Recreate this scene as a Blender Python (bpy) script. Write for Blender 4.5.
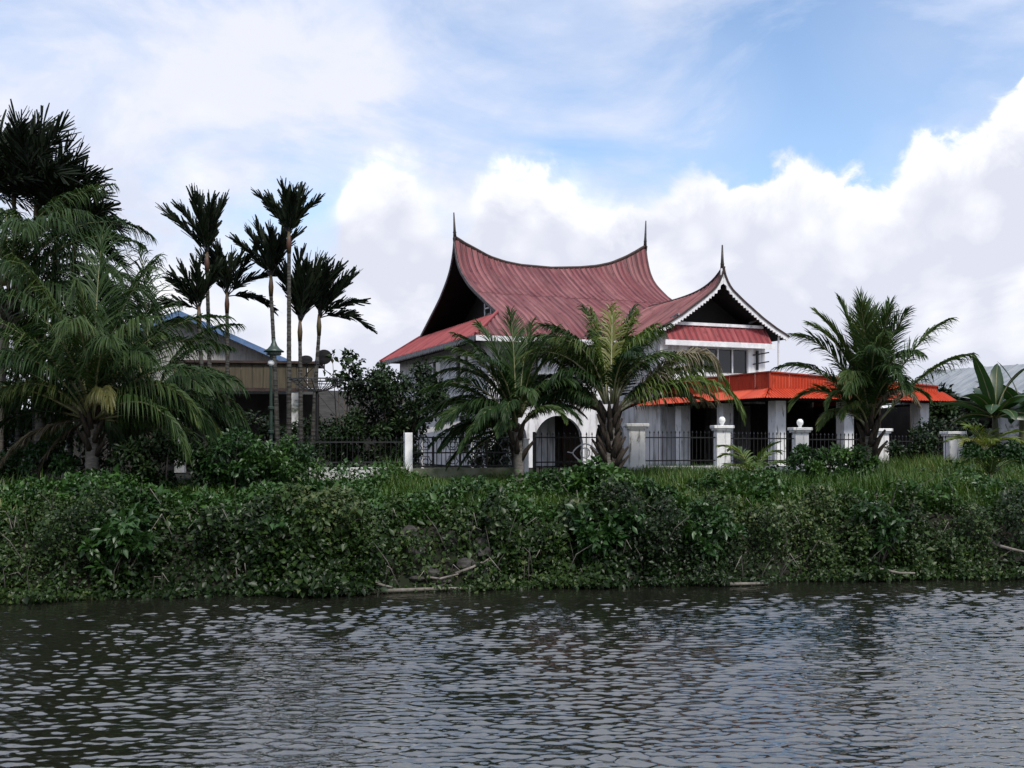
import bpy, math, random
import numpy as np
from mathutils import Vector, Matrix

random.seed(7); RNG = np.random.default_rng(7)
for o in list(bpy.data.objects): bpy.data.objects.remove(o, do_unlink=True)
SC = bpy.context.scene
COL = SC.collection
R = math.radians

# ------------------------------------------------------------------ camera
EYE, F, HOR = 3.0, 1000.0, 440.0
cam = bpy.data.cameras.new('camera'); camo = bpy.data.objects.new('camera', cam); COL.objects.link(camo)
camo.location = (0, 0, EYE); camo.rotation_euler = (R(90), 0, 0)
cam.sensor_width = 36.0; cam.lens = 36.0 * F / 1024.0; cam.shift_y = (HOR - 384.0) / 1024.0
cam.clip_start = 0.1; cam.clip_end = 6000
SC.camera = camo

def P(px, py, Y):
    return Vector(((px - 512) / F * Y, Y, EYE + (HOR - py) / F * Y))

# ------------------------------------------------------------------ world: sky and clouds
SUN_EL, SUN_AZ = 55.0, 155.0     # elevation, compass heading (0 = +Y, clockwise)
w = bpy.data.worlds.new('World'); SC.world = w; w.use_nodes = True
nt = w.node_tree; nt.nodes.clear()

class G:
    """small expression helper over a node tree"""
    def __init__(s, nt): s.nt = nt
    def n(s, t, **kw):
        x = s.nt.nodes.new(t)
        for k, v in kw.items(): setattr(x, k, v)
        return x
    def put(s, sock, v):
        if isinstance(v, bpy.types.NodeSocket): s.nt.links.new(v, sock)
        else: sock.default_value = v
    def m(s, op, a, b=0.0, c=0.0, clamp=False):
        x = s.n('ShaderNodeMath', operation=op); x.use_clamp = clamp
        s.put(x.inputs[0], a); s.put(x.inputs[1], b); s.put(x.inputs[2], c)
        return x.outputs[0]
    def v(s, op, a, b=(0, 0, 0)):
        x = s.n('ShaderNodeVectorMath', operation=op)
        s.put(x.inputs[0], a); s.put(x.inputs[1], b)
        return x.outputs['Value'] if op in ('DISTANCE', 'LENGTH', 'DOT_PRODUCT') else x.outputs[0]
    def noise(s, vec, scale, detail=4.0, rough=0.55, dist=0.0):
        x = s.n('ShaderNodeTexNoise'); s.put(x.inputs['Vector'], vec)
        s.put(x.inputs['Scale'], scale); x.inputs['Detail'].default_value = detail
        x.inputs['Roughness'].default_value = rough; x.inputs['Distortion'].default_value = dist
        return x.outputs['Fac']
    def voro(s, vec, scale, smooth=0.4):
        x = s.n('ShaderNodeTexVoronoi', feature='SMOOTH_F1'); s.put(x.inputs['Vector'], vec)
        x.inputs['Scale'].default_value = scale; x.inputs['Smoothness'].default_value = smooth
        return x.outputs['Distance']
    def ramp(s, x, a, b, lo=0.0, hi=1.0, smooth=True):
        k = s.n('ShaderNodeMapRange', interpolation_type='SMOOTHSTEP' if smooth else 'LINEAR')
        s.put(k.inputs[0], x); s.put(k.inputs[1], a); s.put(k.inputs[2], b); s.put(k.inputs[3], lo); s.put(k.inputs[4], hi)
        return k.outputs[0]
    def mix(s, f, a, b, mode='MIX'):
        k = s.n('ShaderNodeMix', data_type='RGBA', blend_type=mode)
        s.put(k.inputs[0], f); s.put(k.inputs[6], a); s.put(k.inputs[7], b)
        return k.outputs[2]

g = G(nt)
tc = g.n('ShaderNodeTexCoord')
D = g.v('NORMALIZE', tc.outputs['Generated'])
sep = g.n('ShaderNodeSeparateXYZ'); nt.links.new(D, sep.inputs[0])
elev = sep.outputs[2]
sky = g.n('ShaderNodeTexSky', sky_type='NISHITA'); sky.sun_disc = False
sky.sun_elevation = R(SUN_EL); sky.sun_rotation = R(SUN_AZ); sky.air_density = 1.0; sky.dust_density = 0.6; sky.ozone_density = 1.6
bg1 = g.n('ShaderNodeBackground'); nt.links.new(sky.outputs[0], bg1.inputs[0]); bg1.inputs[1].default_value = 0.122
# cumulus bank: rises from the horizon, its ragged top made of puffs
def dirpx(px, py): return Vector(((px - 512) / F, 1, (HOR - py) / F)).normalized()[:]
puff = g.voro(D, 15.0, 0.35)
puff2 = g.voro(g.v('ADD', D, (3.1, 1.7, 0.4)), 38.0, 0.4)
big = g.noise(D, 3.2, 3.0, 0.5)
fine = g.noise(D, 18.0, 8.0, 0.62, 0.4)
# height of the cloud bank by heading: the skyline of cumulus ahead, plain noise all round
ahead = g.ramp(sep.outputs[1], 0.55, 0.80)
head = g.m('DIVIDE', sep.outputs[0], g.m('MAXIMUM', sep.outputs[1], 0.2))
fc = g.n('ShaderNodeFloatCurve'); cv = fc.mapping.curves[0]
pts = [(-110, 170), (40, 150), (180, 185), (290, 225), (335, 205), (350, 160), (385, 148), (425, 172), (468, 190), (482, 168), (530, 158), (575, 185), (620, 195), (660, 170), (705, 160), (733, 180), (760, 172), (810, 158), (855, 172), (880, 180), (905, 158), (935, 138), (965, 128), (1000, 96), (1130, 80)]
cp = [((px - 512) / F / 1.4 + .5, dirpx(px, py)[2] * 2) for px, py in pts]
while len(cv.points) < len(cp): cv.points.new(.5, .5)
for pnt, (cx_, cy_) in zip(cv.points, cp): pnt.location = (cx_, cy_); pnt.handle_type = 'AUTO'
fc.mapping.update()
g.put(fc.inputs['Value'], g.m('ADD', g.m('MULTIPLY', head, 1 / 1.4), .5))
skyline = g.m('MULTIPLY', fc.outputs[0], 0.5)
round_ = g.m('ADD', 0.27, g.m('MULTIPLY', g.m('SUBTRACT', big, 0.5), 0.30))
top = g.m('ADD', g.m('MULTIPLY', skyline, ahead), g.m('MULTIPLY', round_, g.m('SUBTRACT', 1.0, ahead)))
top = g.m('ADD', top, g.m('MULTIPLY', g.m('SUBTRACT', 0.40, puff), 0.03))
top = g.m('ADD', top, g.m('MULTIPLY', g.m('SUBTRACT', 0.45, puff2), 0.022))
top = g.m('ADD', top, g.m('MULTIPLY', g.m('SUBTRACT', fine, 0.5), 0.085))
depth = g.m('SUBTRACT', top, elev)
# ragged, half dissolved edges in places, crisp elsewhere
softn = g.ramp(g.noise(g.v('ADD', D, (5.0, 0, 0)), 4.0, 2.0), 0.38, 0.60, 0.014, 0.085)
leftsoft = g.ramp(head, -0.25, -0.17, 0.11, 0.0)
soft = g.m('MAXIMUM', softn, g.m('MULTIPLY', leftsoft, ahead))
for (px, py, rad) in [(375, 165, .07), (520, 175, .07), (800, 165, .09), (990, 110, .09)]:
    soft = g.m('MULTIPLY', soft, g.ramp(g.v('DISTANCE', D, dirpx(px, py)), rad * .5, rad * 1.5, .22, 1.0))
cum = g.ramp(depth, g.m('MULTIPLY', soft, -1.0), soft)
# thin higher cloud with blue gaps
st = g.v('MULTIPLY', D, (1.0, 1.0, 2.4))
thinn = g.noise(st, 3.4, 7.0, 0.60, 0.5)
thin = g.ramp(thinn, 0.34, 0.66, 0.18, 0.95)
for (px, py, rad, amt) in [(800, 150, .13, -.60), (320, 200, .07, -.5), (480, 40, .15, -.12), (690, 40, .2, -.12), (580, 165, .06, -.15), (900, 100, .12, -.45), (960, 20, .10, .25), (100, 110, .22, .40), (230, 70, .15, .25), (450, 140, .08, .3), (680, 120, .08, .3)]:
    dd = g.v('DISTANCE', D, dirpx(px, py))
    thin = g.m('ADD', thin, g.ramp(dd, 0.0, rad * 1.5, amt, 0.0), clamp=True)
thin = g.m('ADD', thin, g.ramp(elev, 0.40, 0.62, 0.0, 0.5), clamp=True)      # extra thin cloud added above the view to brighten water and ambient light
# cloud tone: bright sunlit caps, lavender-grey bodies
body = g.noise(g.v('MULTIPLY', D, (1, 1, 1.5)), 6.0, 6.0, 0.58, 0.4)
bodyw = g.ramp(body, 0.38, 0.62)
cap = g.ramp(depth, 0.0, 0.055, 1.0, 0.0)
crisp = g.ramp(soft, 0.012, 0.05, 1.0, 0.15)
lit = g.m('ADD', g.m('MULTIPLY', g.m('MULTIPLY', cap, crisp), 0.75), g.m('MULTIPLY', bodyw, 0.42), clamp=True)
lit = g.m('ADD', lit, g.m('ADD', g.m('MULTIPLY', g.m('SUBTRACT', 0.45, puff2), 0.40), g.m('MULTIPLY', g.m('SUBTRACT', 0.42, puff), 0.70)), clamp=True)
ccol = g.mix(lit, (0.70, 0.725, 0.835, 1), (1.14, 1.14, 1.12, 1))
tcol = g.mix(bodyw, (0.62, 0.71, 0.92, 1), (0.80, 0.825, 0.94, 1))
col = g.mix(cum, tcol, ccol)
fac = g.m('MAXIMUM', cum, thin)
bg2 = g.n('ShaderNodeBackground'); nt.links.new(col, bg2.inputs[0]); bg2.inputs[1].default_value = 0.62
mx = g.n('ShaderNodeMixShader'); nt.links.new(fac, mx.inputs[0]); nt.links.new(bg1.outputs[0], mx.inputs[1]); nt.links.new(bg2.outputs[0], mx.inputs[2])
wo = g.n('ShaderNodeOutputWorld'); nt.links.new(mx.outputs[0], wo.inputs[0])

# ------------------------------------------------------------------ sun and exposure
sl = bpy.data.lights.new('sun', 'SUN'); sl.energy = 2.3; sl.angle = R(12); sl.color = (1, .96, .9)
so = bpy.data.objects.new('sun', sl); COL.objects.link(so)
sd = Vector((math.sin(R(SUN_AZ)) * math.cos(R(SUN_EL)), math.cos(R(SUN_AZ)) * math.cos(R(SUN_EL)), math.sin(R(SUN_EL))))
so.rotation_euler = (-sd).to_track_quat('-Z', 'Y').to_euler()
vs = SC.view_settings
vs.view_transform = 'Standard'; vs.look = 'None'; vs.exposure = 0.82; vs.gamma = 1.0
SC.cycles.use_denoising = True; SC.cycles.sample_clamp_direct = 3.0; SC.cycles.sample_clamp_indirect = 4.0
SC.cycles.max_bounces = 5; SC.cycles.diffuse_bounces = 3; SC.cycles.transparent_max_bounces = 8

# ------------------------------------------------------------------ materials
MATS = {}
def newmat(name):
    m = bpy.data.materials.new(name); m.use_nodes = True
    t = m.node_tree; b = t.nodes['Principled BSDF']
    return m, G(t), b
def surf(name, c1, c2, scale=3.0, stretch=(1, 1, 1), rough=0.7, bump=0.0, bscale=30.0, lo=0.35, hi=0.65, dirt=None, dscale=1.5, spec=0.3, metal=0.0, dlo=.55, dhi=.75, dstretch=(1, 1, 1)):
    """two-tone noise paint, optional stains with a shape of their own, optional fine relief"""
    m, q, b = newmat(name)
    tcn = q.n('ShaderNodeTexCoord'); o = tcn.outputs['Object']
    f = q.ramp(q.noise(q.v('MULTIPLY', o, stretch), scale, 6, .6), lo, hi)
    c = q.mix(f, (*c1, 1), (*c2, 1))
    if dirt:
        d = q.ramp(q.noise(q.v('MULTIPLY', o, dstretch), dscale, 7, .65, .4), dlo, dhi)
        c = q.mix(d, c, (*dirt, 1))
    q.put(b.inputs['Base Color'], c)
    b.inputs['Roughness'].default_value = rough; b.inputs['Specular IOR Level'].default_value = spec; b.inputs['Metallic'].default_value = metal
    if bump:
        bn = q.n('ShaderNodeBump'); bn.inputs['Strength'].default_value = bump; bn.inputs['Distance'].default_value = 0.02
        q.put(bn.inputs['Height'], q.noise(q.v('MULTIPLY', o, stretch), bscale, 5, .6)); q.put(b.inputs['Normal'], bn.outputs[0])
    MATS[name] = m; return m
def leafmat(name, stops, rough=0.42, trans=0.22, spec=0.4):
    """leaf colour from a per-leaf tint attribute"""
    m, q, b = newmat(name)
    a = q.n('ShaderNodeAttribute'); a.attribute_name = 'tint'
    cr = q.n('ShaderNodeValToRGB'); e = cr.color_ramp.elements
    e[0].position = 0; e[0].color = (*stops[0], 1); e[1].position = 1; e[1].color = (*stops[-1], 1)
    for i, s in enumerate(stops[1:-1]):
        k = e.new((i + 1) / (len(stops) - 1)); k.color = (*s, 1)
    q.put(cr.inputs[0], a.outputs['Fac'])
    q.put(b.inputs['Base Color'], cr.outputs[0]); b.inputs['Roughness'].default_value = rough; b.inputs['Specular IOR Level'].default_value = spec
    tr = q.n('ShaderNodeBsdfTranslucent'); q.put(tr.inputs[0], q.mix(1.0, cr.outputs[0], (1.0, 1.0, .5, 1), 'MULTIPLY'))
    ms = q.n('ShaderNodeMixShader'); ms.inputs[0].default_value = trans
    q.nt.links.new(b.outputs[0], ms.inputs[1]); q.nt.links.new(tr.outputs[0], ms.inputs[2])
    q.nt.links.new(ms.outputs[0], q.nt.nodes['Material Output'].inputs[0])
    MATS[name] = m; return m

def roofmat(name, c1, c2, stain_shade, amount=(.5, .72), pitch=.30):
    """painted sheet iron: faded paint, dark streaks running down the slope, rust blotches, rib shading painted in"""
    m, q, b = newmat(name)
    uv = q.n('ShaderNodeUVMap'); uv.uv_map = 'run'
    u = uv.outputs[0]
    f = q.ramp(q.noise(q.v('MULTIPLY', u, (1, .35, 1)), 1.1, 5, .6), .35, .65)
    c = q.mix(f, (*c1, 1), (*c2, 1))
    su = q.n('ShaderNodeSeparateXYZ'); q.nt.links.new(u, su.inputs[0])
    rib_shade = q.m('ABSOLUTE', q.m('SUBTRACT', q.m('FRACT', q.m('MULTIPLY', su.outputs[0], 1 / pitch)), .68))     # dark line painted along each rib foot in place of rib shading
    rib_shade = q.ramp(rib_shade, .05, .20, 1.0, 0.0)
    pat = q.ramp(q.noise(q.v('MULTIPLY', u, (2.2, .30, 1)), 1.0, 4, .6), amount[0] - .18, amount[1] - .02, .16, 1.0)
    c = q.mix(q.m('MULTIPLY', q.m('MULTIPLY', rib_shade, pat), .95), c, (*stain_shade, 1))
    st = q.ramp(q.noise(q.v('MULTIPLY', u, (6.5, .16, 1)), 1.0, 5, .6), amount[0], amount[1])
    c = q.mix(q.m('MULTIPLY', st, .5), c, (*stain_shade, 1))
    sp = q.ramp(q.noise(q.v('MULTIPLY', u, (1, .4, 1)), 4.0, 8, .72), .53, .68)
    c = q.mix(q.m('MULTIPLY', sp, .55), c, (stain_shade[0] * .5, stain_shade[1] * .5, stain_shade[2] * .5, 1))
    q.put(b.inputs['Base Color'], c); b.inputs['Roughness'].default_value = .6; b.inputs['Specular IOR Level'].default_value = .2
    MATS[name] = m; return m

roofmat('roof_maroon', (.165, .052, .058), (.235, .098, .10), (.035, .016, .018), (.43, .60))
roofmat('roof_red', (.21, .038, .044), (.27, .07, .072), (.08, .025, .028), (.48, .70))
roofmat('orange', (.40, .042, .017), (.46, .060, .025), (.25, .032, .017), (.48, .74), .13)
surf('orange_trim', (.30, .03, .012), (.22, .03, .015), rough=.6)
surf('white_wall', (.62, .61, .62), (.72, .71, .72), 1.2, rough=.85, bump=.15, dirt=(.22, .215, .20), dscale=1.2, dstretch=(2.8, 2.8, .45), dlo=.46, dhi=.72)
surf('pillar_white', (.68, .675, .67), (.80, .79, .79), 2.5, rough=.85, bump=.3, dirt=(.10, .10, .085), dscale=2.4, dstretch=(2.8, 2.8, .55), dlo=.53, dhi=.70)
surf('plinth', (.40, .40, .38), (.55, .55, .54), 2.0, rough=.9, bump=.4, dirt=(.07, .08, .05), dscale=2.6, dlo=.46, dhi=.66)
surf('moss_plinth', (.10, .12, .06), (.22, .22, .16), 2.0, rough=.95, bump=.4, dirt=(.04, .06, .025), dscale=3)
surf('trim_white', (.55, .54, .55), (.68, .67, .68), 4.0, rough=.6, dirt=(.25, .24, .22), dscale=3, dlo=.58, dhi=.75)
surf('trim_grey', (.13, .13, .13), (.24, .23, .23), 6.0, rough=.7)
surf('barge_dark', (.05, .04, .04), (.10, .085, .085), 6.0, rough=.7)
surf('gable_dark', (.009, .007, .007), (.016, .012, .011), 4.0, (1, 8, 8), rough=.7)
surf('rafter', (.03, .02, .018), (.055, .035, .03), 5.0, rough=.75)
surf('finial', (.02, .017, .016), (.05, .04, .035), 8.0, rough=.5)
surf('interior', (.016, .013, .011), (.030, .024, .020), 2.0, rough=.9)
surf('floor_tile', (.05, .035, .03), (.08, .06, .05), 3.0, rough=.5)
surf('door_wood', (.028, .016, .010), (.055, .03, .018), 3.0, (8, 8, .6), rough=.5)
surf('concrete', (.26, .25, .24), (.36, .35, .34), 1.5, rough=.9, bump=.3, dirt=(.12, .12, .10))
surf('iron', (.008, .008, .009), (.016, .015, .015), 8.0, rough=.45, spec=.4)
surf('trunk', (.085, .075, .062), (.17, .155, .135), 5.0, (1, 1, 6), rough=.9, bump=.5, bscale=14)
surf('boot', (.018, .014, .010), (.05, .038, .027), 6.0, (3, 3, 1), rough=.95, bump=.5)
surf('areca_trunk', (.022, .021, .018), (.08, .078, .07), 2.2, (1, 1, 9), rough=.9, bump=.3, lo=.44, hi=.56)
surf('crownshaft', (.07, .025, .018), (.06, .05, .02), 3.0, (1, 1, .6), rough=.5)
surf('bark', (.05, .042, .034), (.11, .095, .08), 6.0, (2, 2, .5), rough=.95, bump=.5)
surf('dead_wood', (.10, .09, .075), (.19, .17, .15), 5.0, rough=.9, bump=.4)
surf('blue_trim', (.075, .14, .27), (.11, .18, .32), 3.0, rough=.6, dirt=(.08, .10, .14), dscale=2)
surf('plank', (.26, .26, .25), (.37, .365, .35), 3.0, (6, 6, .4), rough=.9, dirt=(.10, .095, .085), dscale=1.6)
surf('brown_board', (.06, .05, .034), (.09, .075, .05), 2.5, (6, 6, .5), rough=.8, dirt=(.05, .045, .035), dscale=2)
surf('grey_roof', (.026, .025, .024), (.05, .048, .045), 1.5, (1, 6, 1), rough=.9, spec=.08, dirt=(.03, .028, .025), dscale=1.3)
surf('pale_roof', (.17, .19, .21), (.26, .28, .30), .8, (4, 1, 1), rough=.7, spec=.15, dirt=(.30, .29, .28), dscale=1.1)
surf('dark_wall', (.02, .02, .019), (.035, .033, .03), 2.0, rough=.9)
surf('lamp_green', (.011, .026, .018), (.02, .038, .028), 5.0, rough=.45, spec=.45)
surf('dish_metal', (.025, .026, .028), (.06, .06, .062), 6.0, rough=.55, metal=.4)
surf('black_plastic', (.008, .008, .009), (.014, .014, .014), 6.0, rough=.9, spec=.06)
surf('globe', (.72, .72, .70), (.8, .8, .78), 6.0, rough=.35)
surf('stone', (.022, .021, .019), (.055, .053, .048), 3.5, rough=.95, bump=.7, bscale=14, dirt=(.05, .055, .035), dscale=3)
surf('soil', (.008, .007, .005), (.018, .015, .011), 2.0, rough=1.0, bump=.6, bscale=8, dirt=(.009, .014, .005), dscale=1.2, dlo=.45, dhi=.6)
surf('stem', (.04, .05, .022), (.075, .075, .04), 5.0, rough=.8)
surf('palm_rib', (.10, .11, .045), (.17, .165, .085), 3.0, rough=.55)
surf('pale_rib', (.22, .22, .13), (.34, .32, .22), 3.0, rough=.55)
leafmat('coco_leaf', [(.009, .024, .008), (.020, .044, .012), (.046, .075, .020), (.13, .145, .035)], .5, .2, .16)
leafmat('young_leaf', [(.05, .095, .018), (.09, .14, .024), (.16, .19, .04), (.23, .22, .075)], .45, .35)
leafmat('old_leaf', [(.09, .075, .055), (.17, .145, .105), (.13, .12, .06)], .8, .25, .15)
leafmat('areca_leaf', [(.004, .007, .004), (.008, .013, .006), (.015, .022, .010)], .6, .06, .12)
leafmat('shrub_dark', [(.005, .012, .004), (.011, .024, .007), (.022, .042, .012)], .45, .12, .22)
leafmat('shrub_leaf', [(.010, .034, .007), (.024, .066, .012), (.05, .11, .020)], .42, .2)
leafmat('vine_leaf', [(.004, .011, .002), (.009, .022, .004), (.022, .046, .008), (.08, .10, .035)], .42, .12, .22)
leafmat('grass_blade', [(.016, .046, .006), (.040, .096, .011), (.074, .138, .019), (.17, .16, .06)], .5, .3)
leafmat('banana_leaf', [(.012, .036, .011), (.020, .052, .015), (.045, .09, .024)], .35, .3)

def glassmat():
    m, q, b = newmat('window_glass')
    b.inputs['Base Color'].default_value = (.012, .013, .014, 1); b.inputs['Roughness'].default_value = .06; b.inputs['Specular IOR Level'].default_value = .6
    MATS['window_glass'] = m
glassmat()

# ------------------------------------------------------------------ mesh helpers
def tag(o, label=None, cat=None, group=None, kind=None):
    if label: o['label'] = label
    if cat: o['category'] = cat
    if group: o['group'] = group
    if kind or cat: o['kind'] = kind or 'thing'
    return o
def empty(name, loc, rz=0.0, parent=None):
    e = bpy.data.objects.new(name, None); COL.objects.link(e); e.location = loc; e.rotation_euler = (0, 0, rz)
    e.empty_display_size = .2; e.parent = parent
    return e
def link(name, me, mat, parent=None):
    if mat and not me.materials: me.materials.append(MATS[mat])
    o = bpy.data.objects.new(name, me); COL.objects.link(o); o.parent = parent
    return o

class MB:
    def __init__(s): s.v = []; s.f = []; s.uv = None
    def add(s, vs, fs):
        k = len(s.v); s.v += [tuple(p) for p in vs]; s.f += [tuple(i + k for i in f) for f in fs]; return s
    def box(s, x0, x1, y0, y1, z0, z1):
        return s.add([(x0, y0, z0), (x1, y0, z0), (x1, y1, z0), (x0, y1, z0), (x0, y0, z1), (x1, y0, z1), (x1, y1, z1), (x0, y1, z1)],
                     [(0, 3, 2, 1), (4, 5, 6, 7), (0, 1, 5, 4), (1, 2, 6, 5), (2, 3, 7, 6), (3, 0, 4, 7)])
    def bar(s, a, b, w, h=None):
        h = h or w; a = Vector(a); b = Vector(b); t = (b - a).normalized()
        up = Vector((0, 0, 1)) if abs(t.z) < .95 else Vector((0, 1, 0))
        sd = t.cross(up).normalized() * w / 2; u2 = sd.cross(t).normalized() * h / 2
        vs = [p + x for p in (a, b) for x in (-sd - u2, sd - u2, sd + u2, -sd + u2)]
        return s.add(vs, [(3, 2, 1, 0), (4, 5, 6, 7), (0, 1, 5, 4), (1, 2, 6, 5), (2, 3, 7, 6), (3, 0, 4, 7)])
    def tube(s, path, rad, n=8, cap=True):
        path = [Vector(p) for p in path]; k = len(path); vs = []; fs = []
        if not hasattr(rad, '__len__'): rad = [rad] * k
        ref = None
        for i, p in enumerate(path):
            t = (path[min(i + 1, k - 1)] - path[max(i - 1, 0)]).normalized()
            if ref is None: ref = t.orthogonal().normalized()
            ref = (ref - t * ref.dot(t)).normalized(); bn = t.cross(ref)
            for j in range(n):
                a = 2 * math.pi * j / n; vs.append(p + (ref * math.cos(a) + bn * math.sin(a)) * rad[i])
        for i in range(k - 1):
            for j in range(n):
                a, b = i * n + j, i * n + (j + 1) % n
                fs.append((a, b, b + n, a + n))
        if cap: fs += [tuple(range(n - 1, -1, -1)), tuple(range((k - 1) * n, k * n))]
        return s.add(vs, fs)
    def lathe(s, prof, n=16, c=(0, 0, 0)):
        vs = [(c[0] + r * math.cos(2 * math.pi * j / n), c[1] + r * math.sin(2 * math.pi * j / n), c[2] + z) for r, z in prof for j in range(n)]
        fs = [(i * n + j, i * n + (j + 1) % n, (i + 1) * n + (j + 1) % n, (i + 1) * n + j) for i in range(len(prof) - 1) for j in range(n)]
        fs += [tuple(range(n - 1, -1, -1)), tuple(range((len(prof) - 1) * n, len(prof) * n))]
        return s.add(vs, fs)
    def prism(s, poly, axis, d0, d1):
        """extrude a 2-D outline; axis 'y' puts (u,v)->(u,d,v), 'x' -> (d,u,v), 'z' -> (u,v,d)"""
        n = len(poly)
        f = {'y': lambda u, v, d: (u, d, v), 'x': lambda u, v, d: (d, u, v), 'z': lambda u, v, d: (u, v, d)}[axis]
        vs = [f(u, v, d0) for u, v in poly] + [f(u, v, d1) for u, v in poly]
        return s.add(vs, [tuple(range(n)), tuple(range(2 * n - 1, n - 1, -1))] + [(i, i + n, (i + 1) % n + n, (i + 1) % n) for i in range(n)])
    def mesh(s, name, smooth=False):
        me = bpy.data.meshes.new(name); me.from_pydata(s.v, [], s.f); me.update()
        if s.uv is not None:
            l = me.uv_layers.new(name='run'); idx = np.empty(len(me.loops), dtype=np.int32); me.loops.foreach_get('vertex_index', idx)
            l.data.foreach_set('uv', np.asarray(s.uv, dtype=np.float32)[idx].ravel())
        if smooth: me.polygons.foreach_set('use_smooth', [True] * len(me.polygons))
        return me
    def build(s, name, mat, parent=None, smooth=False, bevel=0.0, recalc=True):
        me = s.mesh(name, smooth)
        if recalc:
            import bmesh
            bm = bmesh.new(); bm.from_mesh(me); bmesh.ops.recalc_face_normals(bm, faces=bm.faces); bm.to_mesh(me); bm.free()
        o = link(name, me, mat, parent)
        if bevel:
            b = o.modifiers.new('bevel', 'BEVEL'); b.width = bevel; b.segments = 2; b.limit_method = 'ANGLE'
        return o

def npmesh(name, V, Fc, tint=None, smooth=False):
    """V (n,3); Fc list of int arrays of triangles (k,3) or quads (k,4)"""
    me = bpy.data.meshes.new(name); me.vertices.add(len(V)); me.vertices.foreach_set('co', np.asarray(V, dtype=np.float32).ravel())
    loops = np.concatenate([f.ravel() for f in Fc]).astype(np.int32)
    tot = np.concatenate([np.full(len(f), f.shape[1], dtype=np.int32) for f in Fc]); st = np.concatenate([[0], np.cumsum(tot)[:-1]]).astype(np.int32)
    me.loops.add(len(loops)); me.loops.foreach_set('vertex_index', loops)
    me.polygons.add(len(tot)); me.polygons.foreach_set('loop_start', st); me.polygons.foreach_set('loop_total', tot)
    if tint is not None:
        a = me.attributes.new('tint', 'FLOAT', 'POINT'); a.data.foreach_set('value', np.asarray(tint, dtype=np.float32))
    me.update(calc_edges=True)
    if smooth: me.polygons.foreach_set('use_smooth', np.ones(len(tot), dtype=bool))
    return me
def nrmz(a): return a / np.maximum(np.linalg.norm(a, axis=1, keepdims=True), 1e-9)
def leaf_mesh(name, pos, axis, nrm, length, width, tint, fold=.22):
    """folded pointed leaves: 6 vertices, 4 triangles each"""
    n = len(pos); axis = nrmz(axis); side = nrmz(np.cross(axis, nrm)); up = np.cross(side, axis)
    L = np.asarray(length).reshape(-1, 1) * np.ones((n, 1)); W = np.asarray(width).reshape(-1, 1) * np.ones((n, 1))
    b = pos; t = pos + axis * L - up * L * .12; c = pos + axis * L * .45
    r = c + side * W * .5 + up * W * fold; l = c - side * W * .5 + up * W * fold
    V = np.stack([b, r, t, l, c], 1).reshape(-1, 3)
    k = (np.arange(n) * 5)[:, None]
    Fs = np.concatenate([k + np.array([0, 1, 4]), k + np.array([1, 2, 4]), k + np.array([2, 3, 4]), k + np.array([3, 0, 4])])
    return npmesh(name, V, [Fs], np.repeat(tint, 5))
def rdir(n, up=0.0):
    d = RNG.normal(size=(n, 3)); d = nrmz(d); d[:, 2] += up; return nrmz(d)

def fbm(x, y, s, oct=3, seed=0):
    """cheap smooth pseudo-noise in [-1,1]"""
    r = np.random.default_rng(seed); o = np.zeros_like(np.asarray(x, dtype=float)); a = 1.0; tot = 0
    for k in range(oct):
        for j in range(3):
            th = r.uniform(0, 2 * np.pi); ph = r.uniform(0, 2 * np.pi); fq = s * (1.9 ** k) * r.uniform(.7, 1.3)
            o = o + a * np.sin((x * np.cos(th) + y * np.sin(th)) * fq + ph) / 3
        tot += a; a *= .55
    return o / tot * 1.4

# ------------------------------------------------------------------ ground and water
def Yw(x): return 20.35 + .164 * np.asarray(x, dtype=float) + .12 * np.sin(x * .9 + 1) + .08 * np.sin(x * 2.3)
def gz(x, y):
    x = np.asarray(x, dtype=float); y = np.asarray(y, dtype=float)
    t = (y - Yw(np.clip(x, -40, 40))) * .987
    bank = np.interp(t, [-3, -.6, 0, .5, 1.0, 1.5, 2.2, 3.5, 6, 9, 13], [-1.6, -.5, .02, .70, 1.15, 1.36, 1.50, 1.70, 1.92, 1.92, 1.76])
    near = np.interp(y, [-14, -9], [2.2, 0.0])
    bank = np.where(y < -6, np.interp(y, [-30, -14, -9, -6], [2.0, 1.9, -.2, -1.6]), bank)
    amp = np.interp(t, [-1, 0, 1, 2, 10, 14], [.0, .10, .16, .05, .05, .0])
    return bank + amp * fbm(x, y, 1.6, 3, 3) * (y > -6)
def axis_lines(lo, hi, fine0, fine1, step, grow=1.35):
    a = list(np.arange(fine0, fine1 + 1e-6, step)); s = step
    while a[-1] < hi: s *= grow; a.append(a[-1] + s)
    s = step
    while a[0] > lo: s *= grow; a.insert(0, a[0] - s)
    return np.array(a)
def grid(name, xs, ys, zf, mat, smooth=True):
    X, Y = np.meshgrid(xs, ys); Z = zf(X, Y); V = np.stack([X, Y, Z], -1).reshape(-1, 3); nx = len(xs)
    i = np.arange(len(ys) - 1)[:, None] * nx + np.arange(nx - 1)[None, :]; i = i.ravel()
    me = npmesh(name, V, [np.stack([i, i + 1, i + nx + 1, i + nx], 1)], None, smooth)
    return link(name, me, mat)
gr = grid('ground', axis_lines(-1500, 1500, -18, 22, .25), axis_lines(-400, 2500, 16, 34, .2), gz, 'soil')
tag(gr, 'dark earth bank and yard beside the river', kind='structure')

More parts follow.
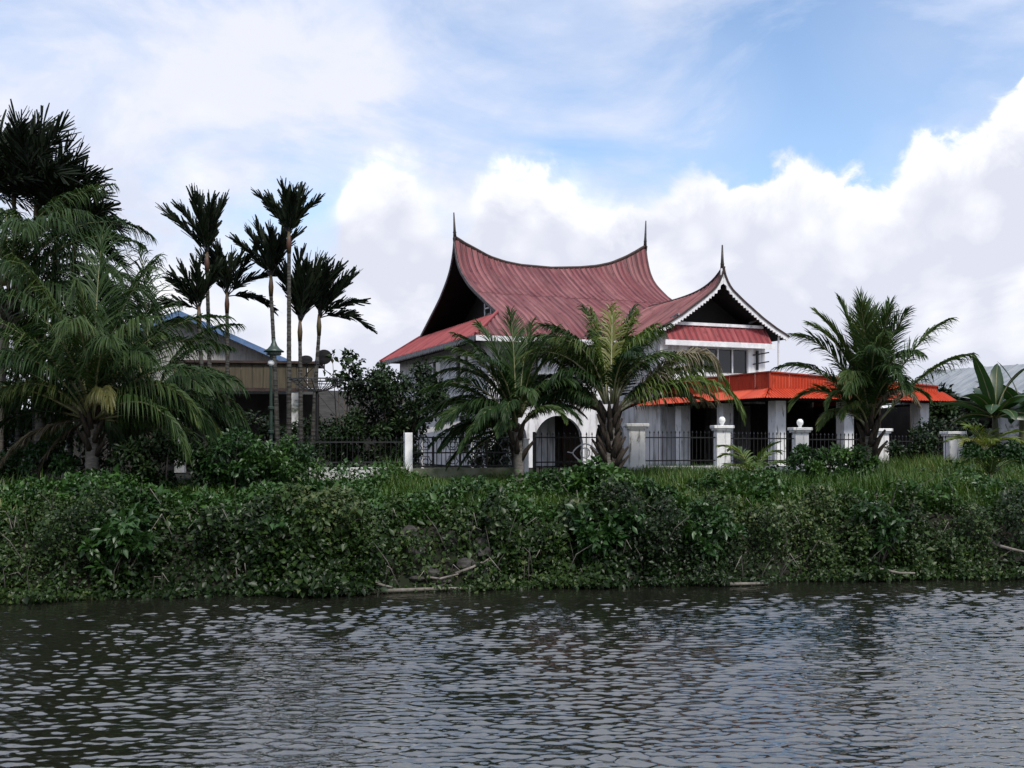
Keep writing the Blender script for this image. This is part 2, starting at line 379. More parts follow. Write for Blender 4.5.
# river surface: summed wind ripples as real relief
def waves(X, Y):
    r = np.random.default_rng(11); Z = np.zeros_like(X)
    for k in range(72):
        lam = float(np.clip(.145 * math.exp(r.normal() * .50), .075, .9)); th = R(90 + r.normal() * 27 - 8); q = 2 * np.pi / lam
        am = .0064 * lam * r.uniform(.4, 1.0)
        ph = (X * np.cos(th) + Y * np.sin(th)) * q + r.uniform(0, 6.28) + .7 * np.sin(X * .8 + k) + .6 * np.sin(Y * 1.1 + 2 * k)
        Z += am * np.sin(ph)
    for k in range(16):                # longer, lazier undulations that band the ripples
        lam = r.uniform(.5, 1.6); th = R(90 + r.normal() * 30 + 14); q = 2 * np.pi / lam
        Z += .0011 * lam * r.uniform(.4, 1) * np.sin((X * np.cos(th) + Y * np.sin(th)) * q + r.uniform(0, 6.28) + .6 * np.sin(X * .5 + k))
    Z = Z + 40.0 * Z * Z        # peaked crests, flatter troughs
    d = Yw(X) - Y
    calm = np.interp(d, [0, .5, 1.3, 2.4], [.05, .15, .75, 1.0])
    patch = 1.0 + .40 * fbm(X, Y, .45, 3, 21)
    edge = np.interp(np.abs(X) / np.maximum(Y, 8), [.60, .70], [1, 0]) * np.interp(Y, [6.5, 8], [0, 1])
    return Z * calm * patch * edge
us_ = axis_lines(-180, 180, -.64, .64, .0029, 1.6)
ys_ = [8.4]
while ys_[-1] < 22.8: ys_.append(ys_[-1] + .0125 + .00075 * (ys_[-1] - 8.4))
st_ = .03
while ys_[-1] < 60: st_ *= 1.5; ys_.append(ys_[-1] + st_)
st_ = .02
while ys_[0] > -12.5: st_ *= 1.5; ys_.insert(0, ys_[0] - st_)
ys_ = np.array(ys_); U_, YY_ = np.meshgrid(us_, ys_); XX_ = U_ * np.maximum(YY_, 8.0)
nx_ = len(us_); ii_ = (np.arange(len(ys_) - 1)[:, None] * nx_ + np.arange(nx_ - 1)[None, :]).ravel()
wat = link('river_water', npmesh('river_water', np.stack([XX_, YY_, waves(XX_, YY_)], -1).reshape(-1, 3), [np.stack([ii_, ii_ + 1, ii_ + nx_ + 1, ii_ + nx_], 1)], None, True), None)
m, q, b = newmat('river'); MATS['river'] = m
o_ = q.n('ShaderNodeTexCoord').outputs['Object']
q.put(b.inputs['Base Color'], q.mix(q.noise(o_, .4, 3), (.006, .007, .005, 1), (.011, .011, .008, 1)))
b.inputs['Roughness'].default_value = .03; b.inputs['IOR'].default_value = 3.3; b.inputs['Specular Tint'].default_value = (1.0, .975, .91, 1)
bn = q.n('ShaderNodeBump'); bn.inputs['Strength'].default_value = .10; bn.inputs['Distance'].default_value = .02
q.put(bn.inputs['Height'], q.noise(q.v('MULTIPLY', o_, (1, 1.8, 1)), 11.0, 3, .6)); q.put(b.inputs['Normal'], bn.outputs[0])
wat.data.materials.clear(); wat.data.materials.append(m)
tag(wat, 'rippled dark grey river water', kind='structure')

# ------------------------------------------------------------------ the big house (local frame: x along the front, y into the house)
GZ = 1.8
YAW = R(22)
house = empty('traditional_house', (-1.494, 41.5, GZ), YAW)
tag(house, 'large white house with swooping maroon horn-tipped roof and orange-red veranda', 'house')
BC, HW, ZB = 7.9, 5.9, 8.59
A0, A1 = 1.76, 12.48
def ridge_z(a): return np.interp(a, [1.76, 2.2, 2.76, 3.56, 4.4, 5.28, 7, 8.62, 9.6, 10.43, 11.33, 12, 12.48], [13.0, 12.74, 12.5, 12.14, 11.93, 11.82, 11.79, 11.92, 12.06, 12.27, 12.66, 13.03, 13.33])
def prof(d, r):
    base = np.interp(d, [0, .04, .08, .14, .2, .3, .39, .52, .65, .82, 1], [.73, .692, .655, .60, .547, .463, .387, .30, .219, .112, 0])
    return base + (r - .73) * np.exp(-d / .06)
def main_z(a, b):
    d = abs(b - BC) / HW
    if d <= 1: return ZB + (13.0 - ZB) * float(prof(d, (float(ridge_z(a)) - ZB) / (13.0 - ZB)))
    return ZB - (d - 1) * HW * .615
def corr(u, pitch, amp):
    p = (u / pitch) % 1.0
    return amp * max(0.0, 1 - abs(p - .5) / .17)
def rib_lines(u0, u1, pitch):
    k0, k1 = int(math.floor(u0 / pitch)) - 1, int(math.ceil(u1 / pitch)) + 1
    l = [u0, u1] + [(k + q) * pitch for k in range(k0, k1) for q in (.33, .5, .67) if u0 + .012 < (k + q) * pitch < u1 - .012]
    return sorted(l)
def sheet(name, fn, u0, u1, v0, v1, mat, parent, nv=8, pitch=.30, amp=.055, clamp=None, lift=0.0, run0=0.0):
    """one corrugated sheet on the surface fn(u,v)->(pos, normal); ribs run along v"""
    us = rib_lines(u0, u1, pitch); nu = len(us) - 1; mb = MB(); uv = []; run0 = round(run0 / pitch) * pitch
    rows = []
    for j in range(nv + 1):
        v = v0 + (v1 - v0) * j / nv; row = []
        for i in range(nu + 1):
            u = us[i]
            h = corr(u, pitch, amp)
            if clamp:
                lo, hi = clamp(v); u = min(max(u, lo), hi)
            p, nn = fn(u, v); p = Vector(p) + Vector(nn) * (h + lift)
            row.append(len(mb.v)); mb.v.append(tuple(p)); uv.append((u + run0, v + run0 * .37))
        rows.append(row)
    for j in range(nv):
        for i in range(nu):
            f = (rows[j][i], rows[j][i + 1], rows[j + 1][i + 1], rows[j + 1][i])
            a, bb, c, dd = [Vector(mb.v[k]) for k in f]
            if (c - a).cross(dd - bb).length > 1e-5: mb.f.append(f)
    if not mb.f: return None
    mb.uv = uv
    return mb.build(name, mat, parent, recalc=False)
def lz(z): return z - GZ

# main roof: back slope as the part's own mesh, front slope and skirts as single sheets
mb = MB(); rows = []; uvs = []
for j in range(15):
    b = BC + (15.8 - BC) * j / 14; row = []
    for i in range(19):
        a = A0 + (A1 - A0) * i / 18
        if b > 13.8: a = np.interp(i / 18, [0, 1], [A0 - (b - 13.8) * .88, A1 + (b - 13.8) * .88])
        row.append(len(mb.v)); mb.v.append((a, b, lz(main_z(a, b)) - .01)); uvs.append((a, b))
    rows.append(row)
for j in range(14):
    for i in range(18): mb.f.append((rows[j][i], rows[j][i + 1], rows[j + 1][i + 1], rows[j + 1][i]))
mb.uv = uvs
roof = mb.build('roof', 'roof_maroon', house)
def main_fn(u, v):        # u = a, v = distance from the ridge towards the front
    b = BC - v; p = (u, b, lz(main_z(u, b)))
    e = .05; dz = (main_z(u, b + e) - main_z(u, b - e)) / (2 * e); n = Vector((0, -dz, 1)).normalized()
    return p, n
k = 0; a = A0; wsh = (A1 - A0) / 12
for i in range(12):
    u0, u1 = A0 + i * wsh, A0 + (i + 1) * wsh + .03
    sheet('roof_sheet', main_fn, u0, min(u1, A1), 0.0, 3.15 + .15 * (i % 2), 'roof_maroon', roof, 14, lift=.03 + .006 * (i % 2), run0=i * 7.3)
    sheet('roof_sheet', main_fn, u0, min(u1, A1), 3.0 + .15 * (i % 2), 7.9, 'roof_maroon', roof, 10, lift=.012 + .006 * (i % 2), run0=i * 5.1 + 40)
def hipc(v): return (A0 - max(0, v - 5.9) * .88, A1 + max(0, v - 5.9) * .88)
for u0, u1 in ((0.0, .88), (.88, 1.76), (12.48, 13.36), (13.36, 14.24)):
    sheet('roof_sheet', main_fn, u0, u1, 5.9, 7.9, 'roof_maroon', roof, 6, clamp=hipc, lift=.012, run0=u0 * 3)
def skirtL(u, v):         # u = b, v from the gable foot (0) out to the eave (1)
    return (1.76 - 1.76 * v, u, lz(ZB - 1.23 * v)), Vector((-.57, 0, .82))
def skc(v): return (2 - 2 * v, 13.8 + 2 * v)
for i in range(17):
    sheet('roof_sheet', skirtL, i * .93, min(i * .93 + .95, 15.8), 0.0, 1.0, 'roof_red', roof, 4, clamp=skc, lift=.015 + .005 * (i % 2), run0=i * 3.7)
def skirtR(u, v): return (12.48 + 1.76 * v, u, lz(ZB - 1.23 * v)), Vector((.57, 0, .82))
mb = MB(); mb.add([(12.3, 2, lz(ZB)), (12.3, 13.8, lz(ZB)), (14.24, 15.8, lz(7.36)), (14.24, 0, lz(7.36))], [(0, 1, 2, 3)]); mb.uv = [(0, 0), (9, 0), (9, 2), (0, 2)]
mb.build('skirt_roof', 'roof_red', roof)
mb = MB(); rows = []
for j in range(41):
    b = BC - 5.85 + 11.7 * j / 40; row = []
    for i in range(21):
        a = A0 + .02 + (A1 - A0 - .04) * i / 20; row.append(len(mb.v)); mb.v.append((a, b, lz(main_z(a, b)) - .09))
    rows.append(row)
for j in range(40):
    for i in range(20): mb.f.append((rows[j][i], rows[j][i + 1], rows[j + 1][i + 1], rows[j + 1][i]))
mb.build('shade_lining', 'gable_dark', roof, recalc=False)  # dark sheet under the roof, overhang shade put into its colour
# hip and ridge caps
for nm, pa in (('hip_cap', [(1.72, 2, lz(8.66)), (.86, 1, lz(8.04)), (-.02, -.02, lz(7.42))]), ('hip_cap', [(1.72, 13.8, lz(8.66)), (.86, 14.8, lz(8.04)), (0, 15.82, lz(7.42))])):
    MB().tube(pa, .07, 6).build(nm, 'roof_red', roof)
MB().tube([(a, BC, lz(float(ridge_z(a))) + .05) for a in np.linspace(A0 - .03, A1 + .03, 40)], .085, 6).build('ridge_cap', 'rafter', roof)
def finial(a, b, z, h, lean):
    m2 = MB(); m2.tube([(a, b, lz(z) - .1), (a + lean * .4, b, lz(z) + h * .35), (a + lean, b, lz(z) + h)], [.10, .065, .03], 8)
    m2.lathe([(.02, -.06), (.10, 0), (.02, .06)], 10, (a + lean * .3, b, lz(z) + h * .22))
    m2.build('finial', 'finial', house, True)
finial(A0, BC, 13.0, 1.25, -.06); finial(A1, BC, 13.33, 1.4, .05)
# barge boards following the gable curve
def rakeboard(name, fn, side, width, thick, mat, x, scallop=None, axis='a', n=34):
    """board hung below the roof edge curve fn(d)->(offset, z); d from 0 apex to 1 foot"""
    pts = [fn(i / n) for i in range(n + 1)]; m2 = MB()
    lo = []
    for i, (o, z) in enumerate(pts):
        p0 = pts[max(i - 1, 0)]; p1 = pts[min(i + 1, n)]; t = Vector((p1[0] - p0[0], p1[1] - p0[1])).normalized(); nn = Vector((t.y, -t.x))
        if nn.y > 0: nn = -nn
        wd = width
        if scallop: wd = width + scallop * (i % 2)
        lo.append((o + nn.x * wd, z + nn.y * wd))
    for i, ((o, z), (o2, z2)) in enumerate(zip(pts, lo)):
        for dx in (0, thick):
            for (oo, zz) in ((o, z), (o2, z2)):
                m2.v.append((x + dx, oo, zz) if axis == 'a' else (oo, x + dx, zz))
    for i in range(n):
        k = i * 4
        m2.f += [(k, k + 4, k + 5, k + 1), (k + 2, k + 3, k + 7, k + 6), (k + 1, k + 5, k + 7, k + 3), (k, k + 2, k + 6, k + 4)]
    m2.f += [(0, 1, 3, 2), (n * 4, n * 4 + 2, n * 4 + 3, n * 4 + 1)]
    return m2.build(name, mat, house)
for sgn in (1, -1):
    rakeboard('barge_board', lambda d, s=sgn: (BC + s * HW * d, lz(main_z(A0, BC + HW * d)) + .06), sgn, .15, .05, 'barge_dark', A0 - .07)
    rakeboard('barge_board', lambda d, s=sgn: (BC + s * HW * d, lz(main_z(A1, BC + HW * d)) + .06), sgn, .15, .05, 'barge_dark', A1 + .02)
# gable walls set back under the overhang
def gable_poly(a, drop=.12, n=22):
    return [(BC - HW + 2 * HW * i / (2 * n), lz(main_z(a, BC - HW + 2 * HW * i / (2 * n))) - drop) for i in range(1, 2 * n)]
gp = [(u, z) for u, z in gable_poly(3.6)]
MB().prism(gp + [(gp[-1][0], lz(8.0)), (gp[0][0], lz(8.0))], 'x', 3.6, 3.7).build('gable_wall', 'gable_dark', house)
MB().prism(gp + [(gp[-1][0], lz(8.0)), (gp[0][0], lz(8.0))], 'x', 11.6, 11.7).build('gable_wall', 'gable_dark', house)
for bb in (3.1, 3.9, 4.7, 5.5):          # light lattice window at the near foot of the gable
    MB().box(2.42, 2.48, bb - .035, bb + .035, lz(8.3), min(lz(main_z(2.45, bb)) - .22, lz(9.55))).build('gable_post', 'trim_white', house)
MB().box(2.43, 2.47, 3.95, 5.5, lz(9.2), lz(9.26)).build('gable_rail', 'trim_white', house)
MB().box(2.52, 2.56, 3.1, 5.5, lz(8.3), lz(9.0)).build('gable_panel', 'trim_grey', house)
# walls
W = 'white_wall'
def wall_with_holes(name, fixed, thick, u0, u1, z0, z1, holes, axis, mat=W, parent=None):
    """wall in a plane with real openings; each rectangle between openings is filled"""
    us = sorted({u0, u1, *[h[0] for h in holes], *[h[1] for h in holes]}); zs = sorted({z0, z1, *[h[2] for h in holes], *[h[3] for h in holes]})
    m2 = MB()
    for i in range(len(us) - 1):
        run = None
        for j in range(len(zs) - 1):
            cu, cz = (us[i] + us[i + 1]) / 2, (zs[j] + zs[j + 1]) / 2
            solid = not any(h[0] < cu < h[1] and h[2] < cz < h[3] for h in holes)
            if solid:
                if axis == 'y': m2.box(us[i], us[i + 1], fixed, fixed + thick, zs[j], zs[j + 1])
                else: m2.box(fixed, fixed + thick, us[i], us[i + 1], zs[j], zs[j + 1])
    import bmesh
    me = m2.mesh(name); bm = bmesh.new(); bm.from_mesh(me); bmesh.ops.remove_doubles(bm, verts=bm.verts, dist=.0005)
    seen = {}
    for f in bm.faces: seen.setdefault(tuple(sorted(v.index for v in f.verts)), []).append(f)
    bmesh.ops.delete(bm, geom=[f for l in seen.values() if len(l) > 1 for f in l], context='FACES_ONLY')
    bmesh.ops.recalc_face_normals(bm, faces=bm.faces); bm.to_mesh(me); bm.free()
    return link(name, me, mat, parent or house)
def window(axis, pos, u0, u1, z0, z1, n, out=-1, frame='trim_white', depth=.07):
    """framed window: frame, sill and single panes"""
    def bx(m2, ua, ub, d0, d1, za, zb):
        d0, d1 = sorted((pos + out * d0, pos + out * d1))
        return m2.box(ua, ub, d0, d1, za, zb) if axis == 'y' else m2.box(d0, d1, ua, ub, za, zb)
    fr = MB(); t = .07
    bx(fr, u0 - t, u1 + t, -.02, depth, z1, z1 + t); bx(fr, u0 - t, u0, -.02, depth, z0, z1); bx(fr, u1, u1 + t, -.02, depth, z0, z1); bx(fr, u0 - t, u1 + t, -.02, depth, z0 - t, z0)
    wd = (u1 - u0) / n
    for i in range(1, n): bx(fr, u0 + i * wd - .03, u0 + i * wd + .03, -.02, depth - .015, z0, z1)
    wn = fr.build('window', frame, house)
    for i in range(n):
        bx(MB(), u0 + i * wd + .03, u0 + (i + 1) * wd - .03, -.05, -.035, z0, z1)
        p = MB(); bx(p, u0 + i * wd + (.03 if i else 0), u0 + (i + 1) * wd - (.03 if i < n - 1 else 0), -.04, -.02, z0, z1); p.build('pane', 'window_glass', wn)
    s = MB(); bx(s, u0 - .14, u1 + .14, -.02, depth + .07, z0 - t - .09, z0 - t - .003); s.build('sill', 'trim_white', wn)
def room_dark(): pass
wh = lz(7.68)
sidewin = (7.64, 11.4, lz(5.42), lz(6.9))
wall_with_holes('wall', .9, .18, 1.08, 14.9, 0, wh, [sidewin, (3.0, 5.2, lz(5.42), lz(6.9)), (3.4, 4.8, lz(2.9), lz(4.1))], 'x')
window('x', .98, sidewin[0], sidewin[1], sidewin[2], sidewin[3], 3); window('x', .98, 3.0, 5.2, lz(5.42), lz(6.9), 2); window('x', .98, 3.4, 4.8, lz(2.9), lz(4.1), 2)
# front wall: ground floor arches
def arch_wall(name, x0, x1, y, thick, z0, z1, arches, mat):
    """solid wall strip with round-headed openings, built as columns between x cuts"""
    m2 = MB(); cuts = {x0, x1}
    for (c, r, sp) in arches:
        for i in range(25): cuts.add(c - r + 2 * r * i / 24)
    cuts = sorted(cuts)
    def openz(x):
        for (c, r, sp) in arches:
            if abs(x - c) <= r + 1e-9: return sp + math.sqrt(max(0, r * r - (x - c) ** 2))
        return None
    for i in range(len(cuts) - 1):
        xa, xb = cuts[i], cuts[i + 1]; mid = openz((xa + xb) / 2)
        if mid is None: m2.box(xa, xb, y, y + thick, z0, z1); continue
        za, zb = openz(xa) or z0, openz(xb) or z0
        m2.add([(xa, y, za), (xb, y, zb), (xb, y, z1), (xa, y, z1), (xa, y + thick, za), (xb, y + thick, zb), (xb, y + thick, z1), (xa, y + thick, z1)],
               [(0, 1, 2, 3), (7, 6, 5, 4), (0, 4, 5, 1), (3, 2, 6, 7)])
    return m2.build(name, mat, house)
arch_wall('arcade_wall', .9, 7.6, .9, .25, 0, lz(4.75), [(1.95, .72, lz(3.1)), (4.2, 1.17, lz(2.90)), (6.72, .72, lz(3.2))], W)
MB().box(.8, 7.59, .80, 1.2, lz(4.75), lz(4.92)).build('string_course', 'trim_white', house)
wall_with_holes('wall', .9, .18, .9, 7.6, lz(4.92), wh, [(1.6, 3.2, lz(5.5), lz(6.9)), (4.2, 6.4, lz(5.5), lz(6.9))], 'y')
window('y', .98, 1.6, 3.2, lz(5.5), lz(6.9), 2); window('y', .98, 4.2, 6.4, lz(5.5), lz(6.9), 3)
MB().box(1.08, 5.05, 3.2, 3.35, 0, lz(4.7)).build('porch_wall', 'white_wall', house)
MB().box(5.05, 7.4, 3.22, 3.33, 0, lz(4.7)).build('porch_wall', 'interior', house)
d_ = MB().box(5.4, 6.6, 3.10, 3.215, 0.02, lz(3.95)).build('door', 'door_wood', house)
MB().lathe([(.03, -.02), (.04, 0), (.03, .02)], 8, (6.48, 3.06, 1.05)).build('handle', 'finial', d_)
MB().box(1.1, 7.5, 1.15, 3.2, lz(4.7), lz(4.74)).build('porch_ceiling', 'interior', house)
MB().box(.9, 13.2, 14.72, 14.9, 0, wh).build('wall', W, house)
MB().box(13.02, 13.2, 1.1, 14.72, 0, wh).build('wall', W, house)
# front fascia under the main eave and scalloped trim on the side eave
MB().box(-.02, 7.0, -.06, -.02, lz(7.13), lz(7.36)).build('fascia', 'trim_white', house)
fm = MB()
for i in range(53):
    y0 = .0 + i * .3; fm.add([(-.05, y0, lz(7.36)), (-.05, y0 + .3, lz(7.36)), (-.05, y0 + .3, lz(7.2)), (-.05, y0 + .15, lz(7.10)), (-.05, y0, lz(7.2)),
                              (-.01, y0, lz(7.36)), (-.01, y0 + .3, lz(7.36)), (-.01, y0 + .3, lz(7.2)), (-.01, y0 + .15, lz(7.10)), (-.01, y0, lz(7.2))],
                             [(0, 1, 2, 3, 4), (9, 8, 7, 6, 5), (2, 7, 8, 3), (3, 8, 9, 4)])
fm.build('eave_trim', 'trim_grey', house, recalc=False)
MB().add([(0, 0, lz(7.30)), (14, 0, lz(7.30)), (14, 15.7, lz(7.30)), (0, 15.7, lz(7.30))], [(0, 1, 2, 3)]).build('soffit', 'rafter', house)

# front wing with its own curved gable
WC, WW, WZ, WB = 10.43, 3.45, 7.5, -2.43
def wing_ridge(b): return 9.45 + .92 * math.exp(-(b - WB) / 1.15)
def wing_z(a, b):
    d = abs(a - WC) / WW; r = (wing_ridge(b) - WZ) / 2.85
    base = float(np.interp(d, [0, .08, .21, .4, .61, .8, 1], [.684, .652, .585, .43, .254, .12, 0]))
    return WZ + 2.85 * (base + (r - .684) * math.exp(-d / .075))
wroof = MB()
rows = []; uvs = []
for j in range(13):
    d = j / 12; row = []
    for i in range(17):
        b = WB + 8.4 * i / 16; row.append(len(wroof.v)); wroof.v.append((WC + WW * d, b, lz(wing_z(WC + WW * d, b)))); uvs.append((b, d * WW))
    rows.append(row)
for j in range(12):
    for i in range(16): wroof.f.append((rows[j][i], rows[j + 1][i], rows[j + 1][i + 1], rows[j][i + 1]))
wroof.uv = uvs; wroof = wroof.build('wing_roof', 'roof_maroon', house)
def wing_fn(u, v):       # u = b, v = distance from wing ridge to the left eave
    a = WC - v; e = .04; dz = (wing_z(a + e, u) - wing_z(a - e, u)) / (2 * e)
    return (a, u, lz(wing_z(a, u))), Vector((-dz, 0, 1)).normalized()
for i in range(8):
    sheet('roof_sheet', wing_fn, WB + i * .95, WB + i * .95 + .98, 0, WW, 'roof_maroon', wroof, 14, lift=.02 + .006 * (i % 2), run0=i * 4.9 + 11)
MB().tube([(WC, b, lz(wing_ridge(b)) + .05) for b in np.linspace(WB - .03, 4, 24)], .075, 6).build('ridge_cap', 'rafter', wroof)
finial(WC, WB + .02, wing_ridge(WB), 1.05, 0)
for sgn in (1, -1):
    rakeboard('barge_board', lambda d, s=sgn: (WC + s * WW * d, lz(wing_z(WC + WW * d, WB)) + .05), sgn, .15, .05, 'trim_white', WB - .08, .075, 'b', 50)
    rakeboard('barge_edge', lambda d, s=sgn: (WC + s * WW * d, lz(wing_z(WC + WW * d, WB)) + .115), sgn, .07, .09, 'rafter', WB - .13, None, 'b', 30)
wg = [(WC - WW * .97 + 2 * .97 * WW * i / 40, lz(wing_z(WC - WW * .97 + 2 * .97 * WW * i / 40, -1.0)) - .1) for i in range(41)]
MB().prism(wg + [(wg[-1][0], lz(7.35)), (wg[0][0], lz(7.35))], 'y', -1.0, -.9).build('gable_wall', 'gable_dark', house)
for (x_, z_) in ((8.3, 8.2), (12.4, 8.2)):
    MB().bar((x_, -2.35, lz(z_ + .15)), (x_, -1.6, lz(z_)), .08, .1).build('bracket', 'trim_grey', house)
mb = MB(); rows = []
for j in range(31):
    a = WC - WW * .98 + 2 * .98 * WW * j / 30; row = []
    for i in range(5): b = WB + .02 + 1.6 * i / 4; row.append(len(mb.v)); mb.v.append((a, b, lz(wing_z(a, b)) - .07))
    rows.append(row)
for j in range(30):
    for i in range(4): mb.f.append((rows[j][i], rows[j][i + 1], rows[j + 1][i + 1], rows[j + 1][i]))
mb.build('shade_lining', 'gable_dark', wroof, recalc=False)  # dark sheet under the wing roof, gable shade put into its colour
MB().box(8.0, 12.86, -1.96, -.95, lz(7.84), lz(7.90)).build('gable_floor', 'gable_dark', house)
def pent(u, v): return (u, -2.0 - .55 * v, lz(7.93 - .76 * v)), Vector((0, -.8, .58))
for i in range(6):
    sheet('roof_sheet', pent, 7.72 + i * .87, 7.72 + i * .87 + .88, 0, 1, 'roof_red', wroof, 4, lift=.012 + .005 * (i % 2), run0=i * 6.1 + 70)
MB().box(8.1, 12.78, -2.12, -1.96, lz(7.93), lz(8.06)).build('pent_trim', 'trim_white', house)
MB().box(7.5, 13.05, -2.60, -2.55, lz(7.0), lz(7.22)).build('pent_fascia', 'trim_white', house)
wwin = (9.0, 12.0, lz(5.93), lz(6.95))
wall_with_holes('wing_wall', -2.0, .18, 7.6, 12.95, lz(4.6), lz(7.62), [wwin], 'y'); window('y', -1.93, *wwin, 4)
MB().box(7.6, 7.78, -1.82, .9, 0, lz(7.62)).build('wing_wall', W, house)
MB().box(12.77, 12.95, -1.82, 1.1, 0, lz(7.62)).build('wing_wall', W, house)
MB().box(7.6, 8.75, -2.0, -1.82, 0, lz(4.6)).build('wing_wall', W, house)
MB().box(12.3, 12.95, -2.0, -1.82, 0, lz(4.6)).build('wing_wall', 'interior', house)  # dark colour on this wall piece stands in for veranda shade
MB().box(8.0, 12.8, 2.6, 2.7, 0, lz(4.6)).build('interior_wall', 'interior', house)
MB().box(7.8, 12.75, -1.8, 2.6, lz(4.55), lz(4.59)).build('interior_ceiling', 'interior', house)
MB().tube([(13.45, -2.3, lz(5.1)), (13.45, -2.3, lz(7.6))], .045, 8).build('drain_pipe', 'trim_white', house)
for zz in (6.35, 6.75): MB().bar((12.3, -2.01, lz(zz)), (12.8, -2.5, lz(zz + .1)), .05).build('wall_bracket', 'iron', house)
MB().box(12.45, 12.55, -2.08, -2.01, lz(6.1), lz(6.95)).build('wall_bracket', 'iron', house)

# veranda / carport with orange sheet parapet
VX0, VX1, VY = 7.76, 15.55, -9.35
deck = MB().box(VX0 + .02, VX1 - .02, VY + .02, -2.02, lz(4.78), lz(4.92)).build('veranda_roof', 'concrete', house)
MB().box(VX0 - .3, VX1 + .3, VY - .3, -2.02, -.1, .08).build('veranda_floor', 'floor_tile', house)
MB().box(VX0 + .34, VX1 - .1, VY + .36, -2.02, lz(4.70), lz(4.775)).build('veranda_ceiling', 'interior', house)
MB().bar((VX0 - .012, VY - .012, lz(4.60)), (VX0 - .012, VY - .012, lz(5.42)), .07, .07).build('corner_trim', 'orange_trim', house)
def ftop(a): return float(np.interp(a, [VX0, VX1], [5.42, 5.06]))
def fas_front(u, v): return (u, VY, lz(4.60 + (ftop(u) - 4.60) * (1 - v))), Vector((0, -1, 0))
def fas_left(u, v): return (VX0, u, lz(4.60 + (5.42 - 4.60) * (1 - v))), Vector((-1, 0, 0))
def flap_front(u, v): return (u, VY - .02 - .68 * v, lz(4.84 - .36 * v)), Vector((0, -.42, .9))
def flap_left(u, v): return (VX0 - .02 - .68 * v, u, lz(4.84 - .36 * v)), Vector((-.42, 0, .9))
nF = 9; wF = (VX1 - VX0) / nF
for i in range(nF):
    sheet('fascia_sheet', fas_front, VX0 + i * wF, VX0 + (i + 1) * wF, 0, 1, 'orange', deck, 2, pitch=.13, amp=.03, lift=.004 * (i % 2), run0=i * 2.9)
    sheet('awning_sheet', flap_front, VX0 + i * wF - (.68 if i == 0 else 0), VX0 + (i + 1) * wF + (.35 if i == nF - 1 else 0), 0, 1, 'orange', deck, 2, pitch=.13, amp=.035, lift=.004 * (i % 2), run0=i * 2.1 + 30, clamp=(lambda v: (VX0 - .68 * v, 99)))
nL = 11; wL = (-.25 - VY) / nL
for i in range(nL):
    sheet('fascia_sheet', fas_left, VY + i * wL, VY + (i + 1) * wL, 0, 1, 'orange', deck, 2, pitch=.13, amp=.03, lift=.004 * (i % 2), run0=i * 3.3 + 90)
    sheet('awning_sheet', flap_left, VY + i * wL - (.68 if i == 0 else 0), VY + (i + 1) * wL, 0, 1, 'orange', deck, 2, pitch=.13, amp=.035, lift=.004 * (i % 2), run0=i * 2.3 + 60, clamp=(lambda v: (VY - .68 * v, 99)))
MB().bar((VX0 - .02, VY - .02, lz(5.44)), (VX1, VY - .02, lz(5.08)), .1, .05).build('parapet_cap', 'orange_trim', deck)
MB().bar((VX0 - .02, VY - .07, lz(5.44)), (VX0 - .02, -.25, lz(5.44)), .1, .05).build('parapet_cap', 'orange_trim', deck)
MB().prism([(VY + .03, lz(4.5)), (VY + .03, lz(5.02)), (-2.1, lz(5.02)), (-2.1, lz(4.5))], 'x', VX1 - .04, VX1).build('end_panel', 'orange', deck)
MB().box(VX0 + .1, VX1 - .1, VY + .12, VY + .34, lz(4.42), lz(4.78)).build('beam', 'dark_wall', house)
MB().box(VX0 + .1, VX0 + .32, VY + .34, -2.0, lz(4.42), lz(4.78)).build('beam', 'dark_wall', house)
for (cx, cy) in ((8.42, -8.9), (11.5, -8.9), (15.15, -8.9), (8.15, -6.0), (8.15, -2.9)):
    c = MB().box(cx - .23, cx + .23, cy - .23, cy + .23, .08, lz(4.44)).build('column', 'pillar_white', house, bevel=.02)
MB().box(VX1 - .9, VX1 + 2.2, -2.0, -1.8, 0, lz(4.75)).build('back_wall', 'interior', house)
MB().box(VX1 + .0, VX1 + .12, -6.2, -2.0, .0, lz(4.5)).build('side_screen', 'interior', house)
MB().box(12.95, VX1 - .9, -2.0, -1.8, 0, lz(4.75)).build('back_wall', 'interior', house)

# ------------------------------------------------------------------ fence along the river front
def fp(px):  # a point on the fence line under a picture column
    p = (px - 512) / F; Y = 26.84 / (1 - .333 * p); return Vector((p * Y, Y, 0))
FANG = math.atan(.333)
def pillar(px, top, label, wd=.44, globe=False, group=None):
    q0 = fp(px); z0 = float(gz(q0.x, q0.y)) - .05
    e = empty('fence_pillar', (q0.x, q0.y, z0), R(2)); h = top - z0; s = wd / 2
    MB().box(-s, s, -s, s, 0, h - .15).build('shaft', 'pillar_white', e, bevel=.015)
    MB().box(-s - .05, s + .05, -s - .05, s + .05, h - .15, h - .09).box(-s - .09, s + .09, -s - .09, s + .09, h - .088, h).build('cap', 'pillar_white', e, bevel=.012)
    if globe: MB().lathe([(.05, 0), (.05, .05), (.085, .09), (.10, .15), (.085, .21), (.04, .25)], 12, (0, 0, h)).build('lamp_globe', 'globe', e, True)
    tag(e, label, 'pillar', group)
    return e
pillar(636, 3.46, 'broad white fence pillar between the iron gate and the fence', .46)
pillar(722, 3.42, 'white fence pillar with small globe lamp in front of orange veranda corner', .40, True)
pillar(800, 3.37, 'white fence pillar with small globe lamp above the leafy round bush', .40, True)
pillar(880, 3.35, 'white fence pillar half hidden behind upright coconut palm trunk', .40)
pillar(953, 3.27, 'stained fence pillar beside small yellow-green palm', .42)
pst = fp(408); zp = float(gz(pst.x, pst.y)) - .05
